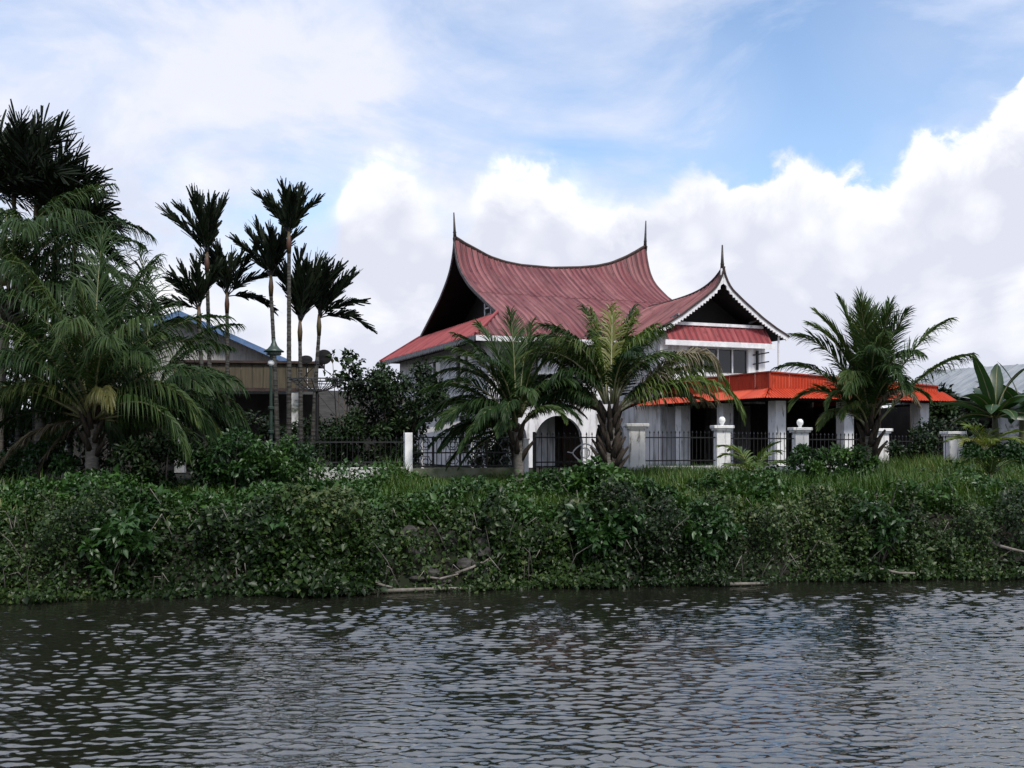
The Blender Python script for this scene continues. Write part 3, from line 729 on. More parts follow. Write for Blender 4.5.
po = MB().box(-.1, .1, -.1, .1, 0, 3.19 - zp).build('fence_post', 'pillar_white', None, bevel=.01); po.location = (pst.x, pst.y, zp); po.rotation_euler = (0, 0, FANG)
tag(po, 'slim plain white concrete fence post at end of stained low wall', 'post')
pg = fp(526); zp = float(gz(pg.x, pg.y)) - .05
po = MB().box(-.06, .06, -.06, .06, 0, 3.0 - zp).box(-.08, .08, -.08, .08, 3.0 - zp, 3.04 - zp).build('gate_post', 'pillar_white', None, bevel=.01); po.location = (pg.x, pg.y, zp); po.rotation_euler = (0, 0, FANG)
tag(po, 'thin white post between dark palm trunk and iron gate', 'post')

barme = {}
def barmesh(h, r=.011):
    k = (round(h, 2), r)
    if k not in barme:
        m2 = MB().tube([(0, 0, 0), (0, 0, h - .09)], r, 5); m2.tube([(0, 0, h - .09), (0, 0, h - .06), (0, 0, h)], [r, r * 2.2, .002], 5); barme[k] = m2.mesh('bar'); barme[k].materials.append(MATS['iron'])
    return barme[k]
def fence_panel(p0, p1, zlo, ztop, label, n=16, rails=(.12, .78), plinth=None, pmat='plinth', extra=None, name='iron_fence_panel', cat='fence'):
    d = Vector((p1.x - p0.x, p1.y - p0.y, 0)); L = d.length; ang = math.atan2(d.y, d.x)
    z0 = min(float(gz(p0.x, p0.y)), float(gz(p1.x, p1.y))) - .08
    e = empty(name, (p0.x, p0.y, z0), ang)
    if plinth: MB().box(0, L, -.09, .09, 0, zlo - z0 - .02).build('plinth', pmat, e, bevel=.01)
    h = ztop - zlo
    for r in rails: MB().box(0, L, -.018, .018, zlo - z0 + h * r, zlo - z0 + h * r + .035).build('rail', 'iron', e)
    for i in range(n):
        o = link('bar', barmesh(h), None, e); o.location = ((i + .5) * L / n, 0, zlo - z0)
    if extra: extra(e, L, zlo - z0, h)
    tag(e, label, cat)
    return e
def inset(pa, pb, a=.22, b=.22):
    d = (pb - pa).normalized(); return pa + d * a, pb - d * b
fence_panel(*inset(fp(636), fp(722)), 2.28, 3.27, 'iron bar fence panel between broad pillar and globe-topped pillar', 17, plinth=True)
fence_panel(*inset(fp(722), fp(800)), 2.26, 3.24, 'iron bar fence panel behind the palm seedling', 17, plinth=True)
fence_panel(*inset(fp(800), fp(880)), 2.24, 3.21, 'iron bar fence panel behind the leafy round bush', 17, plinth=True)
fence_panel(*inset(fp(880), fp(953)), 2.20, 3.15, 'iron bar fence panel in front of veranda end column', 17, plinth=True)
fence_panel(*inset(fp(322), fp(408), 0, .1), 2.32, 3.10, 'dark iron fence panel on stained whitish low wall below dark shrub', 15, plinth=True)
fence_panel(*inset(fp(262), fp(322), 0, 0), 2.32, 3.10, 'dark iron fence panel behind bright bush near lamp post', 11, plinth=True)
def ring(e, x, z, r, t=.012, lobes=0):
    m2 = MB(); n = 20; pts = []
    for i in range(n + 1):
        a = 2 * math.pi * i / n; rr = r * (1 + (.16 * math.cos(lobes * a) if lobes else 0)); pts.append((x + rr * math.cos(a), 0, z + rr * math.sin(a)))
    m2.tube(pts, t, 5, False); m2.build('ring', 'trim_grey' if lobes else 'iron', e)
def ornate(e, L, z, h):
    for i in range(4):
        x = L * (i + .5) / 4
        for zz in (.2, .75):
            ring(e, x, z + h * zz, .14, .016, 6); ring(e, x, z + h * zz, .07, .013)
        MB().box(x - .006 + .2, x + .034 + .2, -.02, .02, z, z + h + .02).build('upright', 'iron', e)
fence_panel(*inset(fp(408), fp(520), .1, .05), 2.28, 3.08, 'ornate iron fence panel with flower rings on mossy low wall', 24, (.02, .46, .96), True, 'moss_plinth', ornate)
def gate_extra(e, L, z, h):
    for i in range(22):
        o = link('picket', barmesh(.26, .014), None, e); o.location = ((i + .5) * L / 22, -.03, z + .02)
    MB().box(0, .06, -.03, .03, z - .05, z + h).box(L - .06, L, -.03, .03, z - .05, z + h).build('stile', 'iron', e)
    m2 = MB(); cx, cz = L * .57, z + h * .52       # eye-shaped emblem plate
    out = [(cx + .36 * math.cos(t), cz + .20 * math.sin(t) * (1 - .25 * math.cos(2 * t))) for t in np.linspace(0, 2 * math.pi, 25)]
    m2.tube([(x, -.05, zz) for x, zz in out], .02, 5, False); m2.tube([(cx + .14 * math.cos(t), -.05, cz + .14 * math.sin(t)) for t in np.linspace(0, 2 * math.pi, 17)], .016, 5, False)
    for dx in (-.08, 0, .08): m2.bar((cx + dx, -.05, cz - .12), (cx + dx, -.05, cz + .12), .02)
    m2.bar((cx - .52, -.05, cz + .03), (cx - .36, -.05, cz), .025); m2.bar((cx + .36, -.05, cz), (cx + .52, -.05, cz + .03), .025)
    m2.build('emblem', 'trim_white', e)
fence_panel(*inset(fp(533), fp(622), 0, 0), 2.02, 3.22, 'black iron double gate with pickets and eye-shaped emblem', 16, (.03, .30, .86), None, 'plinth', gate_extra, 'iron_gate', 'gate')

# ------------------------------------------------------------------ neighbours
# grey house with blue trimmed gable on the left
lh = empty('timber_house', (-12.9, 39.0, GZ), R(8)); tag(lh, 'grey plank house with blue trimmed gable behind the slender palms', 'house')
hw, ez, rz = 4.0, lz(6.15), lz(7.95)
for i in range(26):      # gable planks, one by one
    x0 = -hw + i * .308; x1 = x0 + .304; f = lambda x: rz - .12 - abs(x) / hw * (rz - ez)
    MB().prism([(x0, lz(4.6)), (x1, lz(4.6)), (x1, f(x1))] + ([(0, f(0))] if x0 < 0 < x1 else []) + [(x0, f(x0))], 'y', 0 + .008 * (i % 2), .05).build('plank', 'plank', lh)
MB().box(-hw, hw, .06, .2, 0, lz(4.6)).build('wall', 'dark_wall', lh); MB().box(-hw, -hw + .15, .2, 8, 0, ez).build('wall', 'plank', lh); MB().box(hw - .15, hw, .2, 8, 0, ez).build('wall', 'plank', lh)
for s in (1, -1):
    r_ = MB().add([(0, -.5, rz + .05), (0, 8.4, rz + .05), (s * (hw + .6), 8.4, ez - .21), (s * (hw + .6), -.5, ez - .21), (0, -.5, rz + .0), (0, 8.4, rz + .0), (s * (hw + .6), 8.4, ez - .26), (s * (hw + .6), -.5, ez - .26)],
                  [(0, 1, 2, 3), (7, 6, 5, 4), (0, 3, 7, 4), (1, 5, 6, 2), (3, 2, 6, 7)]).build('roof', 'grey_roof', lh)
    MB().bar((0, -.53, rz - .06), (s * (hw + .6), -.53, ez - .32), .05, .20).build('barge_board', 'blue_trim', lh)
# its boarded veranda front
vf = MB()
for i in range(13):
    x0 = 0.2 + i * .40; MB().box(x0, x0 + .385, -2.6 + .006 * (i % 2), -2.55, lz(4.92), lz(5.82)).build('board', 'brown_board', lh)
MB().box(.1, 5.5, -2.7, -.1, lz(5.83), lz(5.92)).build('veranda_roof', 'rafter', lh)
MB().box(.1, 5.5, -2.62, -2.5, lz(4.80), lz(4.91)).build('beam', 'rafter', lh)
for x_ in (.4, 4.55): MB().box(x_ - .18, x_ + .18, -2.58, -2.22, 0, lz(4.80)).build('column', 'plinth', lh, bevel=.01)
MB().box(.2, 5.3, -.3, -.1, 0, lz(4.8)).build('back_wall', 'interior', lh)
def small_dish(px, py, Y, r, label, tilt):
    e = empty('satellite_dish', P(px, py, Y)); m2 = MB(); pr = [(r * t, .28 * r * t * t) for t in (.02, .3, .55, .8, 1)]
    o = MB().lathe(pr + [(r * .98, .28 * r + .015), (.02, .03)], 20).build('bowl', 'black_plastic', e, True); o.rotation_euler = (R(tilt), R(8), 0)
    MB().tube([(0, .1, -.35 - r), (0, .06, 0)], .02, 6).build('mast', 'iron', e)
    tag(e, label, 'satellite dish')
small_dish(324, 358, 36.2, .30, 'round dark dish on the right end of brown boarded veranda roof', 70)
small_dish(306, 361, 36.2, .24, 'low dark dish on the brown boarded veranda roof, left of the round one', 40)
# mesh satellite dish on a pole
Yd = 29.5; base = P(317, 476, Yd); base.z = float(gz(base.x, base.y)) - .05
e = empty('mesh_dish', base); tag(e, 'big upward facing wire mesh satellite dish on dark pole', 'satellite dish')
hh = P(317, 392, Yd).z - base.z; MB().tube([(0, 0, 0), (0, 0, hh)], .045, 8).build('pole', 'iron', e)
rr, dp = .80, .36
for i in range(20):
    a = 2 * math.pi * i / 20; MB().tube([(rr * t * math.cos(a), rr * t * math.sin(a), hh + dp * t * t) for t in (0, .35, .65, .85, 1)], .013, 4).build('rib', 'dish_metal', e)
for t in (.35, .55, .75, .9, 1.0):
    MB().tube([(rr * t * math.cos(a), rr * t * math.sin(a), hh + dp * t * t) for a in np.linspace(0, 2 * math.pi, 33)], .024 if t == 1 else .010, 4, False).build('hoop', 'dish_metal', e)
for a in (.5, 2.6, 4.7): MB().tube([(rr * .9 * math.cos(a), rr * .9 * math.sin(a), hh + dp * .8), (0, 0, hh + .85)], .012, 5).build('strut', 'dish_metal', e)
MB().lathe([(.03, 0), (.07, .02), (.07, .12), (.03, .16)], 10, (0, 0, hh + .80)).build('feed_horn', 'dish_metal', e)
# garden lamp
Yl = 27.5; base = P(271, 480, Yl); base.z = float(gz(base.x, base.y)) - .05
e = empty('garden_lamp', base); tag(e, 'tall green garden lamp post with cone shaped hat', 'lamp post')
zt = lambda py: P(271, py, Yl).z - base.z
MB().tube([(0, 0, 0), (0, 0, .5), (0, 0, .55), (0, 0, zt(408)), (0, 0, zt(352))], [.075, .075, .05, .045, .035], 10).build('post', 'lamp_green', e)
for py in (408, 432): MB().lathe([(.045, -.05), (.085, -.03), (.085, .03), (.045, .05)], 12, (0, 0, zt(py))).build('collar', 'lamp_green', e)
MB().lathe([(.27, 0), (.28, .02), (.17, .09), (.10, .17), (.06, .27), (.02, .38)], 20, (.08, 0, zt(352))).build('lamp_hat', 'lamp_green', e, True)
MB().lathe([(.03, -.12), (.09, -.06), (.09, 0), (.05, .05)], 12, (.0, -.0, zt(362))).build('bulb', 'globe', e, True)
MB().tube([(.08, 0, zt(355)), (.08, 0, zt(350))], .2, 12).build('lamp_neck', 'lamp_green', e)
# distant grey-roofed houses in the gap and to the right
def small_house(px, Y, w_, d_, eave, ridge, rot, rmat, wmat, label, over=.5):
    c = P(px, 440, Y); e = empty('neighbour_house', (c.x, Y, GZ), R(rot)); tag(e, label, 'house')
    MB().box(-w_ / 2, w_ / 2, -d_ / 2, d_ / 2, 0, eave).build('wall', wmat, e)
    for s in (1, -1):
        y1 = s * (d_ / 2 + over); dz = over * (ridge - eave) / (d_ / 2); x = w_ / 2 + over
        r_ = MB().add([(-x, 0, ridge), (x, 0, ridge), (x, y1, eave - dz), (-x, y1, eave - dz), (-x, 0, ridge + .06), (x, 0, ridge + .06), (x, y1, eave - dz + .06), (-x, y1, eave - dz + .06)],
                      [(0, 1, 2, 3), (7, 6, 5, 4), (0, 4, 5, 1), (3, 2, 6, 7), (0, 3, 7, 4), (1, 5, 6, 2)]).build('roof', rmat, e)
        for k in range(int(2 * x / .8)):
            xx = -x + .8 * (k + .5); MB().bar((xx, 0, ridge + .075), (xx, y1, eave - dz + .075), .04, .03).build('batten', rmat, r_)
    for s in (1, -1): MB().add([(s * w_ / 2, -d_ / 2, eave), (s * w_ / 2, d_ / 2, eave), (s * w_ / 2, 0, ridge - .02)], [(0, 1, 2)]).build('gable', wmat, e)
    for k in (-1, 1):
        wn = MB().box(k * w_ / 4 - .6, k * w_ / 4 + .6, -d_ / 2 - .05, -d_ / 2 + .01, 1.0, 2.2).build('window', 'trim_grey', e)
        MB().box(k * w_ / 4 - .5, k * w_ / 4 + .5, -d_ / 2 - .07, -d_ / 2 - .051, 1.1, 2.1).build('pane', 'window_glass', wn)
    return e
small_house(338, 58, 9, 8, 2.2, 4.0, 30, 'grey_roof', 'dark_wall', 'low grey roofed house far behind the dark shrub')
small_house(1030, 44, 9, 7, 3.0, 4.5, -60, 'pale_roof', 'dark_wall', 'pale metal roofed house behind the banana plant')
small_house(1100, 37, 6, 4, 2.15, 2.9, 12, 'pale_roof', 'plinth', 'low pale roofed outbuilding beside the banana plant')
# dark lean-to between veranda and neighbour
c = P(958, 440, 42); e = empty('lean_to_shed', (c.x, 42, GZ), R(10)); tag(e, 'dark lean-to shed with sloping pale roof right of the veranda', 'shed')
MB().box(-2.2, 2.4, 0, 3, 0, 2.6).build('wall', 'dark_wall', e)
MB().add([(-2.6, -.4, 3.35), (2.8, -.4, 2.55), (2.8, 3.2, 2.55), (-2.6, 3.2, 3.35), (-2.6, -.4, 3.43), (2.8, -.4, 2.63), (2.8, 3.2, 2.63), (-2.6, 3.2, 3.43)], [(3, 2, 1, 0), (4, 5, 6, 7), (0, 1, 5, 4), (2, 3, 7, 6), (1, 2, 6, 5), (3, 0, 4, 7)]).build('roof', 'pale_roof', e)
MB().add([(-2.2, 0, 2.6), (2.4, 0, 2.6), (-2.2, 0, 3.3)], [(0, 1, 2)]).build('gable', 'dark_wall', e)
# white-edged awning left of the house
pa, pb = P(419, 433, 33.5), P(476, 421, 32.5)
e = empty('awning', (pa.x, pa.y, GZ)); tag(e, 'low white-edged awning beside the house above ornate fence', 'awning')
za, zb2 = pa.z - GZ, pb.z - GZ; dx, dy = pb.x - pa.x, pb.y - pa.y
MB().add([(0, 0, za), (dx, dy, zb2), (dx + .3, dy + 3, zb2 + .1), (.3, 3, za + .1), (0, 0, za + .05), (dx, dy, zb2 + .05), (dx + .3, dy + 3, zb2 + .15), (.3, 3, za + .15)], [(3, 2, 1, 0), (4, 5, 6, 7), (0, 1, 5, 4), (1, 2, 6, 5), (2, 3, 7, 6), (3, 0, 4, 7)]).build('cover', 'grey_roof', e)
MB().bar((0, -.03, za + .02), (dx, dy - .03, zb2 + .02), .04, .16).build('fascia', 'trim_white', e)
for t in (.06, .94): MB().tube([(dx * t, dy * t + .1, 0), (dx * t, dy * t + .1, za + (zb2 - za) * t)], .05, 8).build('post', 'trim_white', e)

# ------------------------------------------------------------------ palms
def frond_mesh(name, az, el, length, bend, nl=84, lw=.036, ll=.30, droop=.6, tint=(.15, .6), roll=0.0, s0=.16, r0=.035, vee=.25, jag=False, tipfac=.35, rng=None, power=1.5, thin=0.0, brush=False, wide=1.0):
    """arching rachis and its two ranks of leaflets, as one leaf; returns leaflet mesh and rib mesh"""
    rng = rng or RNG; n = 16; path = [np.zeros(3)]; tans = []
    for i in range(n):
        s = (i + .5) / n; e_ = R(el - bend * s ** power); a = R(az)
        t = np.array([math.cos(e_) * math.cos(a), math.cos(e_) * math.sin(a), math.sin(e_)]); tans.append(t); path.append(path[-1] + t * length / n)
    path = np.array(path); tans = np.array(tans + [tans[-1]])
    side0 = np.array([-math.sin(R(az)), math.cos(R(az)), 0])
    ss = np.repeat(np.linspace(s0, .995, nl), 2); sg = np.tile([1, -1], nl).astype(float)
    ss = np.clip(ss + rng.normal(size=2 * nl) * .004, s0, .998)
    if thin: keep = rng.random(2 * nl) > thin; ss, sg = ss[keep], sg[keep]
    k = len(ss); fi = ss * n; i0 = np.minimum(fi.astype(int), n - 1); fr = (fi - i0)[:, None]
    pos = path[i0] * (1 - fr) + path[i0 + 1] * fr; tan = nrmz(tans[i0] * (1 - fr) + tans[np.minimum(i0 + 1, n)] * fr)
    up = np.cross(tan, side0); up = nrmz(up); up[up[:, 2] < 0] *= 1
    ro = R(roll); sd = side0 * math.cos(ro) + up * math.sin(ro); upr = np.cross(tan, sd); upr = upr * np.where(upr[:, 2:3] < -.05, -1, 1)
    x = (ss - s0) / (1 - s0)
    lprof = np.interp(x, [0, .12, .4, .75, 1], [.55, .8, 1, .78, tipfac]) * ll * length * rng.uniform(.82, 1.08, k)
    if brush:
        rv = np.radians(rng.normal(size=k) * 38)[:, None]; up0 = np.cross(tan, sd); sd = sd * np.cos(rv) + up0 * np.sin(rv)
    phi = (np.interp(x, [0, .5, 1], [30, 22, 15]) * wide if brush else np.interp(x, [0, .25, .6, 1], [52, 40, 30, 12])) + rng.normal(size=k) * 5
    d1 = sd * (sg * np.sin(np.radians(phi)))[:, None] + tan * np.cos(np.radians(phi))[:, None] + upr * (vee * (.4 + .6 * np.hypot(tan[:, 0:1], tan[:, 1:2]))) + rng.normal(size=(k, 3)) * .05
    d1 = nrmz(d1); dr = (droop * rng.uniform(.5, 1.4, k) * (.10 + .95 * np.hypot(tan[:, 0], tan[:, 1])))[:, None]
    d2 = nrmz(d1 + np.array([0, 0, -1]) * dr); d3 = nrmz(d2 + np.array([0, 0, -1]) * dr * .8)
    wv = nrmz(np.cross(d1, np.cross(tan, d1)) + rng.normal(size=(k, 3)) * .25) * (lw / 2)
    L = lprof[:, None]; p0 = pos; p1 = p0 + d1 * L * .34; p2 = p1 + d2 * L * .36; p3 = p2 + d3 * L * .30
    if jag:    # wide leaflets with a blunt, torn end
        V = np.stack([p0 - wv * .5, p0 + wv * .5, p1 - wv, p1 + wv, p2 - wv * 1.15, p2 + wv * 1.15, p3 + wv * .95, p3 - wv * rng.uniform(.1, .9, (k, 1))], 1)
        q0 = np.array([[0, 1, 3, 2], [2, 3, 5, 4], [4, 5, 6, 7]]); nv = 8
        Fq = (np.arange(k)[:, None, None] * nv + q0[None]).reshape(-1, 4); Fs = [Fq]
    else:
        V = np.stack([p0 - wv * .6, p0 + wv * .6, p1 - wv, p1 + wv, p2 - wv * .75, p2 + wv * .75, p3], 1); nv = 7
        Fq = (np.arange(k)[:, None, None] * nv + np.array([[0, 1, 3, 2], [2, 3, 5, 4]])[None]).reshape(-1, 4)
        Ft = np.arange(k)[:, None] * nv + np.array([[4, 5, 6]]); Fs = [Fq, Ft]
    tt = np.clip(rng.uniform(tint[0], tint[1]) + rng.normal(size=k) * .09, 0, 1)
    me = npmesh(name, V.reshape(-1, 3), Fs, np.repeat(tt, nv))
    rib = MB().tube([tuple(p) for p in path[::2]], [r0 * (1 - .88 * i / 8) for i in range(9)], 5)
    return me, rib
def add_frond(parent, off, az, el, length, bend, mat='coco_leaf', ribmat='palm_rib', **kw):
    me, rib = frond_mesh('frond', az, el, length, bend, **kw)
    o = link('frond', me, mat, parent); o.location = off
    rib.build('rib', ribmat, o, True)
    return o
def palm_trunk(parent, h, r0, r1, lean=(0, 0), mat='trunk', ringstep=.14, n=12):
    k = max(6, int(h / ringstep)); pts = []; rad = []
    for i in range(k * 2 + 1):
        t = i / (k * 2); pts.append((lean[0] * t * t, lean[1] * t * t, h * t)); rad.append((r0 + (r1 - r0) * min(1, t * 1.4) + (.10 * r0 * math.exp(-t * 9))) * (1 + (.035 if i % 2 else -.02)))
    return MB().tube(pts, rad, n).build('trunk', mat, parent, True)
def coconut(px, Y, crown_py, label, fronds, r=.17, lean_px=0, nboot=14, fill=0, fl=3.6, fillel=(-25, 85), seed=1, name='coconut_palm', tint=(.1, .5), fillaz=None, dr=(.6, 1.2)):
    rng = np.random.default_rng(seed); b0 = P(px, 480, Y); z0 = float(gz(b0.x, Y)) - .12; ct = P(px + lean_px, crown_py, Y)
    e = empty(name, (b0.x, Y, z0)); tag(e, label, 'palm tree', None); h = ct.z - z0; lx = ct.x - b0.x
    palm_trunk(e, h, r, r * .85, (lx, 0))
    for i in range(nboot):       # old leaf bases hugging the top of the trunk
        a = i * 2.4 + rng.uniform(-.3, .3); zz = h - (.75 if nboot < 30 else 1.5) + (.9 if nboot < 30 else 1.65) * i / nboot; rr = r * .8; el = R(50 + 25 * i / nboot)
        c, s = math.cos(a), math.sin(a); lg = rng.uniform(.32, .6)
        MB().tube([(lx + c * rr * .7, s * rr * .7, zz), (lx + c * (rr + .35 * lg * math.cos(el)), s * (rr + .35 * lg * math.cos(el)), zz + lg * .5), (lx + c * (rr + lg * math.cos(el)), s * (rr + lg * math.cos(el)), zz + lg)], [.085, .06, .025], 6).build('leaf_base', 'boot', e, True)
    allf = list(fronds)
    for i in range(fill):
        t = (i + .5) / fill; el = fillel[1] + (fillel[0] - fillel[1]) * t + rng.normal() * 5; az = (i * 137.5 + rng.uniform(-20, 20)) % 360
        if el < 45 and 225 < az < 318: az = (az + 100) % 360
        if fillaz: az = fillaz[0] + (fillaz[1] - fillaz[0]) * rng.random()
        allf.append((az, el, fl * rng.uniform(.8, 1.08), 55 + 45 * (1 - abs(el - 45) / 90) + rng.normal() * 8, {}))
    for (az, el, L, bend, kw) in allf:
        kw = dict(kw); kw.setdefault('roll', rng.normal() * 14); kw.setdefault('tint', tint); kw.setdefault('droop', rng.uniform(*dr)); kw.setdefault('thin', rng.choice([0, 0, .08, .2]))
        a = R(az); add_frond(e, (lx + math.cos(a) * r * .7, math.sin(a) * r * .7, h + .12 + (.25 if el > 60 else 0)), az, el, L, bend, rng=rng, **kw)
    return e
OLD = dict(mat='old_leaf', ribmat='boot', droop=1.1, thin=.25)
YG = dict(mat='young_leaf', ribmat='pale_rib', tint=(.6, .9), thin=0)
LT = dict(tint=(.55, .85), ribmat='pale_rib')
# foreground left
coconut(92, 24.0, 424, 'bushy coconut palm with short ringed trunk and one yellow frond on the bank', [
    (100, 86, 4.6, 22, {}), (60, 80, 4.4, 38, {}), (170, 78, 4.3, 40, {}), (20, 66, 4.0, 70, {}), (352, 52, 3.6, 95, {}), (350, 40, 3.0, 105, {}), (5, 30, 3.2, 90, LT),
    (200, 62, 4.2, 70, {}), (180, 48, 4.0, 80, {}), (215, 35, 3.8, 85, {}), (165, 28, 3.6, 80, {}), (250, 70, 3.9, 70, {}), (285, 62, 4.0, 88, {}), (325, 66, 3.0, 110, {}), (222, 56, 2.6, 125, LT),
    (305, 60, 2.0, 128, dict(YG, ll=.36, tint=(.85, 1))), (195, -8, 2.2, 55, OLD), (160, -25, 2.0, 40, OLD), (15, -5, 2.2, 50, {}), (5, 10, 2.8, 70, {}), (40, 15, 2.8, 70, {}), (140, 10, 2.8, 70, {})], .17, 0, 14, 24, 3.7, (12, 86), 3, tint=(.2, .6), dr=(1.0, 1.9))
coconut(-4, 27.5, 300, 'tall coconut palm with drooping crown rising behind the yellow-fronded palm', [
    (20, 78, 4.2, 70, {}), (0, 55, 4.2, 85, {}), (340, 40, 4.2, 95, {}), (10, 22, 4.2, 75, {}), (350, 5, 3.8, 55, {}), (320, 60, 4.0, 90, {}), (60, 60, 4.0, 80, {}), (330, -10, 3.6, 45, {}), (300, 30, 3.6, 80, {})], .18, 12, 12, 30, 4.4, (-20, 84), 5, dr=(1.0, 1.9))
coconut(150, 27.0, 410, 'low coconut palm behind the lamp post, fronds drooping over bushes', [
    (0, 50, 2.9, 105, {}), (10, 32, 2.7, 100, LT), (345, 58, 2.8, 115, {}), (20, 70, 3.2, 70, {}), (160, 75, 4.4, 40, {}), (120, 84, 4.6, 30, {}), (320, 40, 3.0, 95, {}), (350, 15, 3.0, 70, {}), (200, 50, 3.2, 90, {})], .15, 0, 8, 16, 2.8, (-25, 70), 8, tint=(.0, .4), dr=(1.0, 1.9))
coconut(40, 30.0, 395, 'shadowy coconut palm between tall palm and dark slender palms', [(90, 84, 4.6, 30, {}), (180, 70, 4.2, 60, {}), (10, 66, 4.4, 55, {}), (30, 80, 4.6, 40, {})], .17, 0, 8, 26, 4.2, (-15, 84), 9, dr=(1.0, 1.9))
# in front of the house
coconut(519, 25.5, 432, 'dark green coconut palm with bare ringed trunk left of iron gate', [
    (110, 88, 2.75, 16, {}), (60, 84, 2.6, 24, {}), (150, 80, 2.7, 34, {}), (170, 74, 2.7, 48, {}), (185, 64, 2.6, 66, {}), (190, 52, 2.6, 72, {}), (178, 40, 2.5, 72, {}), (183, 28, 2.5, 66, {}), (165, 12, 2.3, 56, {}), (205, 60, 2.6, 90, {}),
    (235, 74, 2.3, 76, {}), (195, 8, 2.0, 60, {}), (330, 56, 1.6, 125, LT), (20, 76, 2.4, 50, {}), (0, 84, 2.5, 40, {}), (210, 36, 2.2, 88, {}), (220, 10, 1.9, 70, {}), (190, -20, 1.7, 40, {}), (215, 52, 2.2, 118, {}), (235, 44, 1.9, 112, {}), (200, 42, 2.3, 105, {}), (260, 58, 1.9, 128, {}), (285, 66, 1.8, 132, {}), (180, 54, 2.4, 112, {}), (225, 24, 1.8, 85, {}), (250, 30, 1.5, 95, {}), (188, 16, 2.1, 80, {}), (175, 66, 2.6, 95, {}), (0, 58, 1.7, 115, {}), (345, 72, 2.0, 110, {}), (12, 64, 2.1, 105, {}), (352, 50, 1.8, 112, {}), (20, 46, 2.0, 90, {}), (150, 40, 2.4, 66, {}), (90, 60, 2.4, 60, {}), (172, -8, 2.0, 55, {}), (140, 20, 2.2, 60, {}), (200, 70, 2.5, 60, {})], .14, -2, 8, 0, 2.2, (-35, 20), 12)
ARC = dict(ribmat='pale_rib', droop=1.5, ll=.25)
coconut(608, 25.9, 418, 'coconut palm with stout shaggy trunk and arching tattered fronds before the veranda', [
    (177, 49, 3.15, 150, dict(ARC, tint=(.35, .6), power=4.5)), (165, 60, 2.9, 90, dict(power=2.5)), (172, 38, 2.5, 60, {}), (150, 74, 2.9, 60, {}), (190, 66, 2.8, 95, LT), (160, 50, 2.8, 80, {}), (120, 82, 2.9, 36, {}), (140, 66, 2.9, 60, {}),
    (75, 88, 2.6, 12, dict(YG, droop=2.6)), (20, 84, 2.5, 20, dict(YG, tint=(.2, .5), droop=2.4)), (120, 86, 2.7, 30, dict(YG, tint=(0, .3), droop=2.4)), (40, 76, 2.9, 70, dict(mat='young_leaf', tint=(0, .3))), (340, 76, 2.4, 110, LT), (215, 78, 2.6, 90, LT),
    (352, 46, 3.5, 150, dict(ARC, mat='old_leaf', tint=(.3, 1), thin=.15, power=4.2)), (354, 44, 3.4, 140, dict(ARC, mat='young_leaf', tint=(.0, .4), power=4.0)), (356, 38, 3.5, 125, dict(ARC, mat='young_leaf', tint=(0, .3), thin=.05, power=3.4)), (346, 33, 3.75, 112, dict(ARC, mat='young_leaf', tint=(0.2, .5), power=2.2, ll=.30)), (20, 42, 3.2, 110, dict(ARC, tint=(.5, .7), power=3)),
    (10, 40, 3.0, 80, dict(OLD, thin=.4)), (4, 26, 2.6, 50, dict(OLD, thin=.45)), (176, 24, 2.3, 50, dict(OLD, thin=.4)), (168, 30, 2.6, 60, dict(OLD, thin=.35)), (60, 60, 2.8, 70, {}), (100, 70, 2.8, 50, {}), (290, 80, 2.2, 105, {}), (155, 68, 2.9, 75, {}), (185, 76, 2.8, 85, dict(droop=1.4)), (200, 80, 2.6, 70, dict(droop=1.4)), (15, 78, 2.7, 60, dict(droop=1.6)), (0, 66, 2.8, 100, dict(droop=1.2)), (45, 84, 2.7, 30, dict(droop=1.4)), (330, 84, 2.4, 60, dict(mat='young_leaf', tint=(.1, .4), droop=1.5)), (170, 58, 2.7, 110, dict(droop=1.4)), (182, 40, 2.3, 85, dict(droop=1.5)), (168, 34, 2.2, 70, dict(droop=1.5)), (195, 48, 2.1, 105, dict(droop=1.5)), (175, 50, 2.6, 95, dict(droop=1.5)), (155, 44, 2.5, 80, dict(droop=1.4)), (12, 52, 2.6, 110, dict(droop=1.4)), (350, 60, 2.4, 125, dict(droop=1.4)), (210, 62, 2.2, 120, dict(droop=1.4))], .20, 2, 40, 0, 2.4, (10, 60), 15)
coconut(868, 26.5, 432, 'upright coconut palm with dense dark crown before the veranda right end', [
    (100, 88, 3.3, 12, {}), (150, 86, 3.2, 20, {}), (60, 85, 3.1, 22, {}), (172, 70, 3.0, 62, dict(power=2.2)), (180, 60, 3.05, 78, dict(power=2.0)), (188, 80, 3.0, 56, {}), (6, 62, 3.4, 36, dict(power=2.4)), (4, 48, 3.35, 40, dict(power=2.4)),
    (178, 56, 2.5, 125, dict(power=2.0)), (205, 44, 1.9, 110, LT), (230, 74, 2.4, 118, LT), (265, 84, 2.7, 66, {}), (170, 82, 3.1, 40, {}), (20, 87, 3.1, 18, {}), (215, 62, 2.1, 132, {}), (320, 68, 1.9, 132, {}), (280, 72, 2.3, 130, {}),
    (240, 86, 3.1, 44, {}), (310, 87, 2.9, 40, {}), (225, 60, 1.8, 128, {}), (300, 64, 1.8, 130, OLD), (255, 82, 2.9, 104, {}), (285, 80, 2.9, 108, {}), (270, 76, 2.7, 128, {}), (235, 70, 2.5, 132, {}), (90, 87, 3.2, 16, {}), (275, 87, 3.1, 50, {})], .15, 2, 16, 0, 2.7, (35, 85), 18, tint=(.3, .72), dr=(.4, .9))
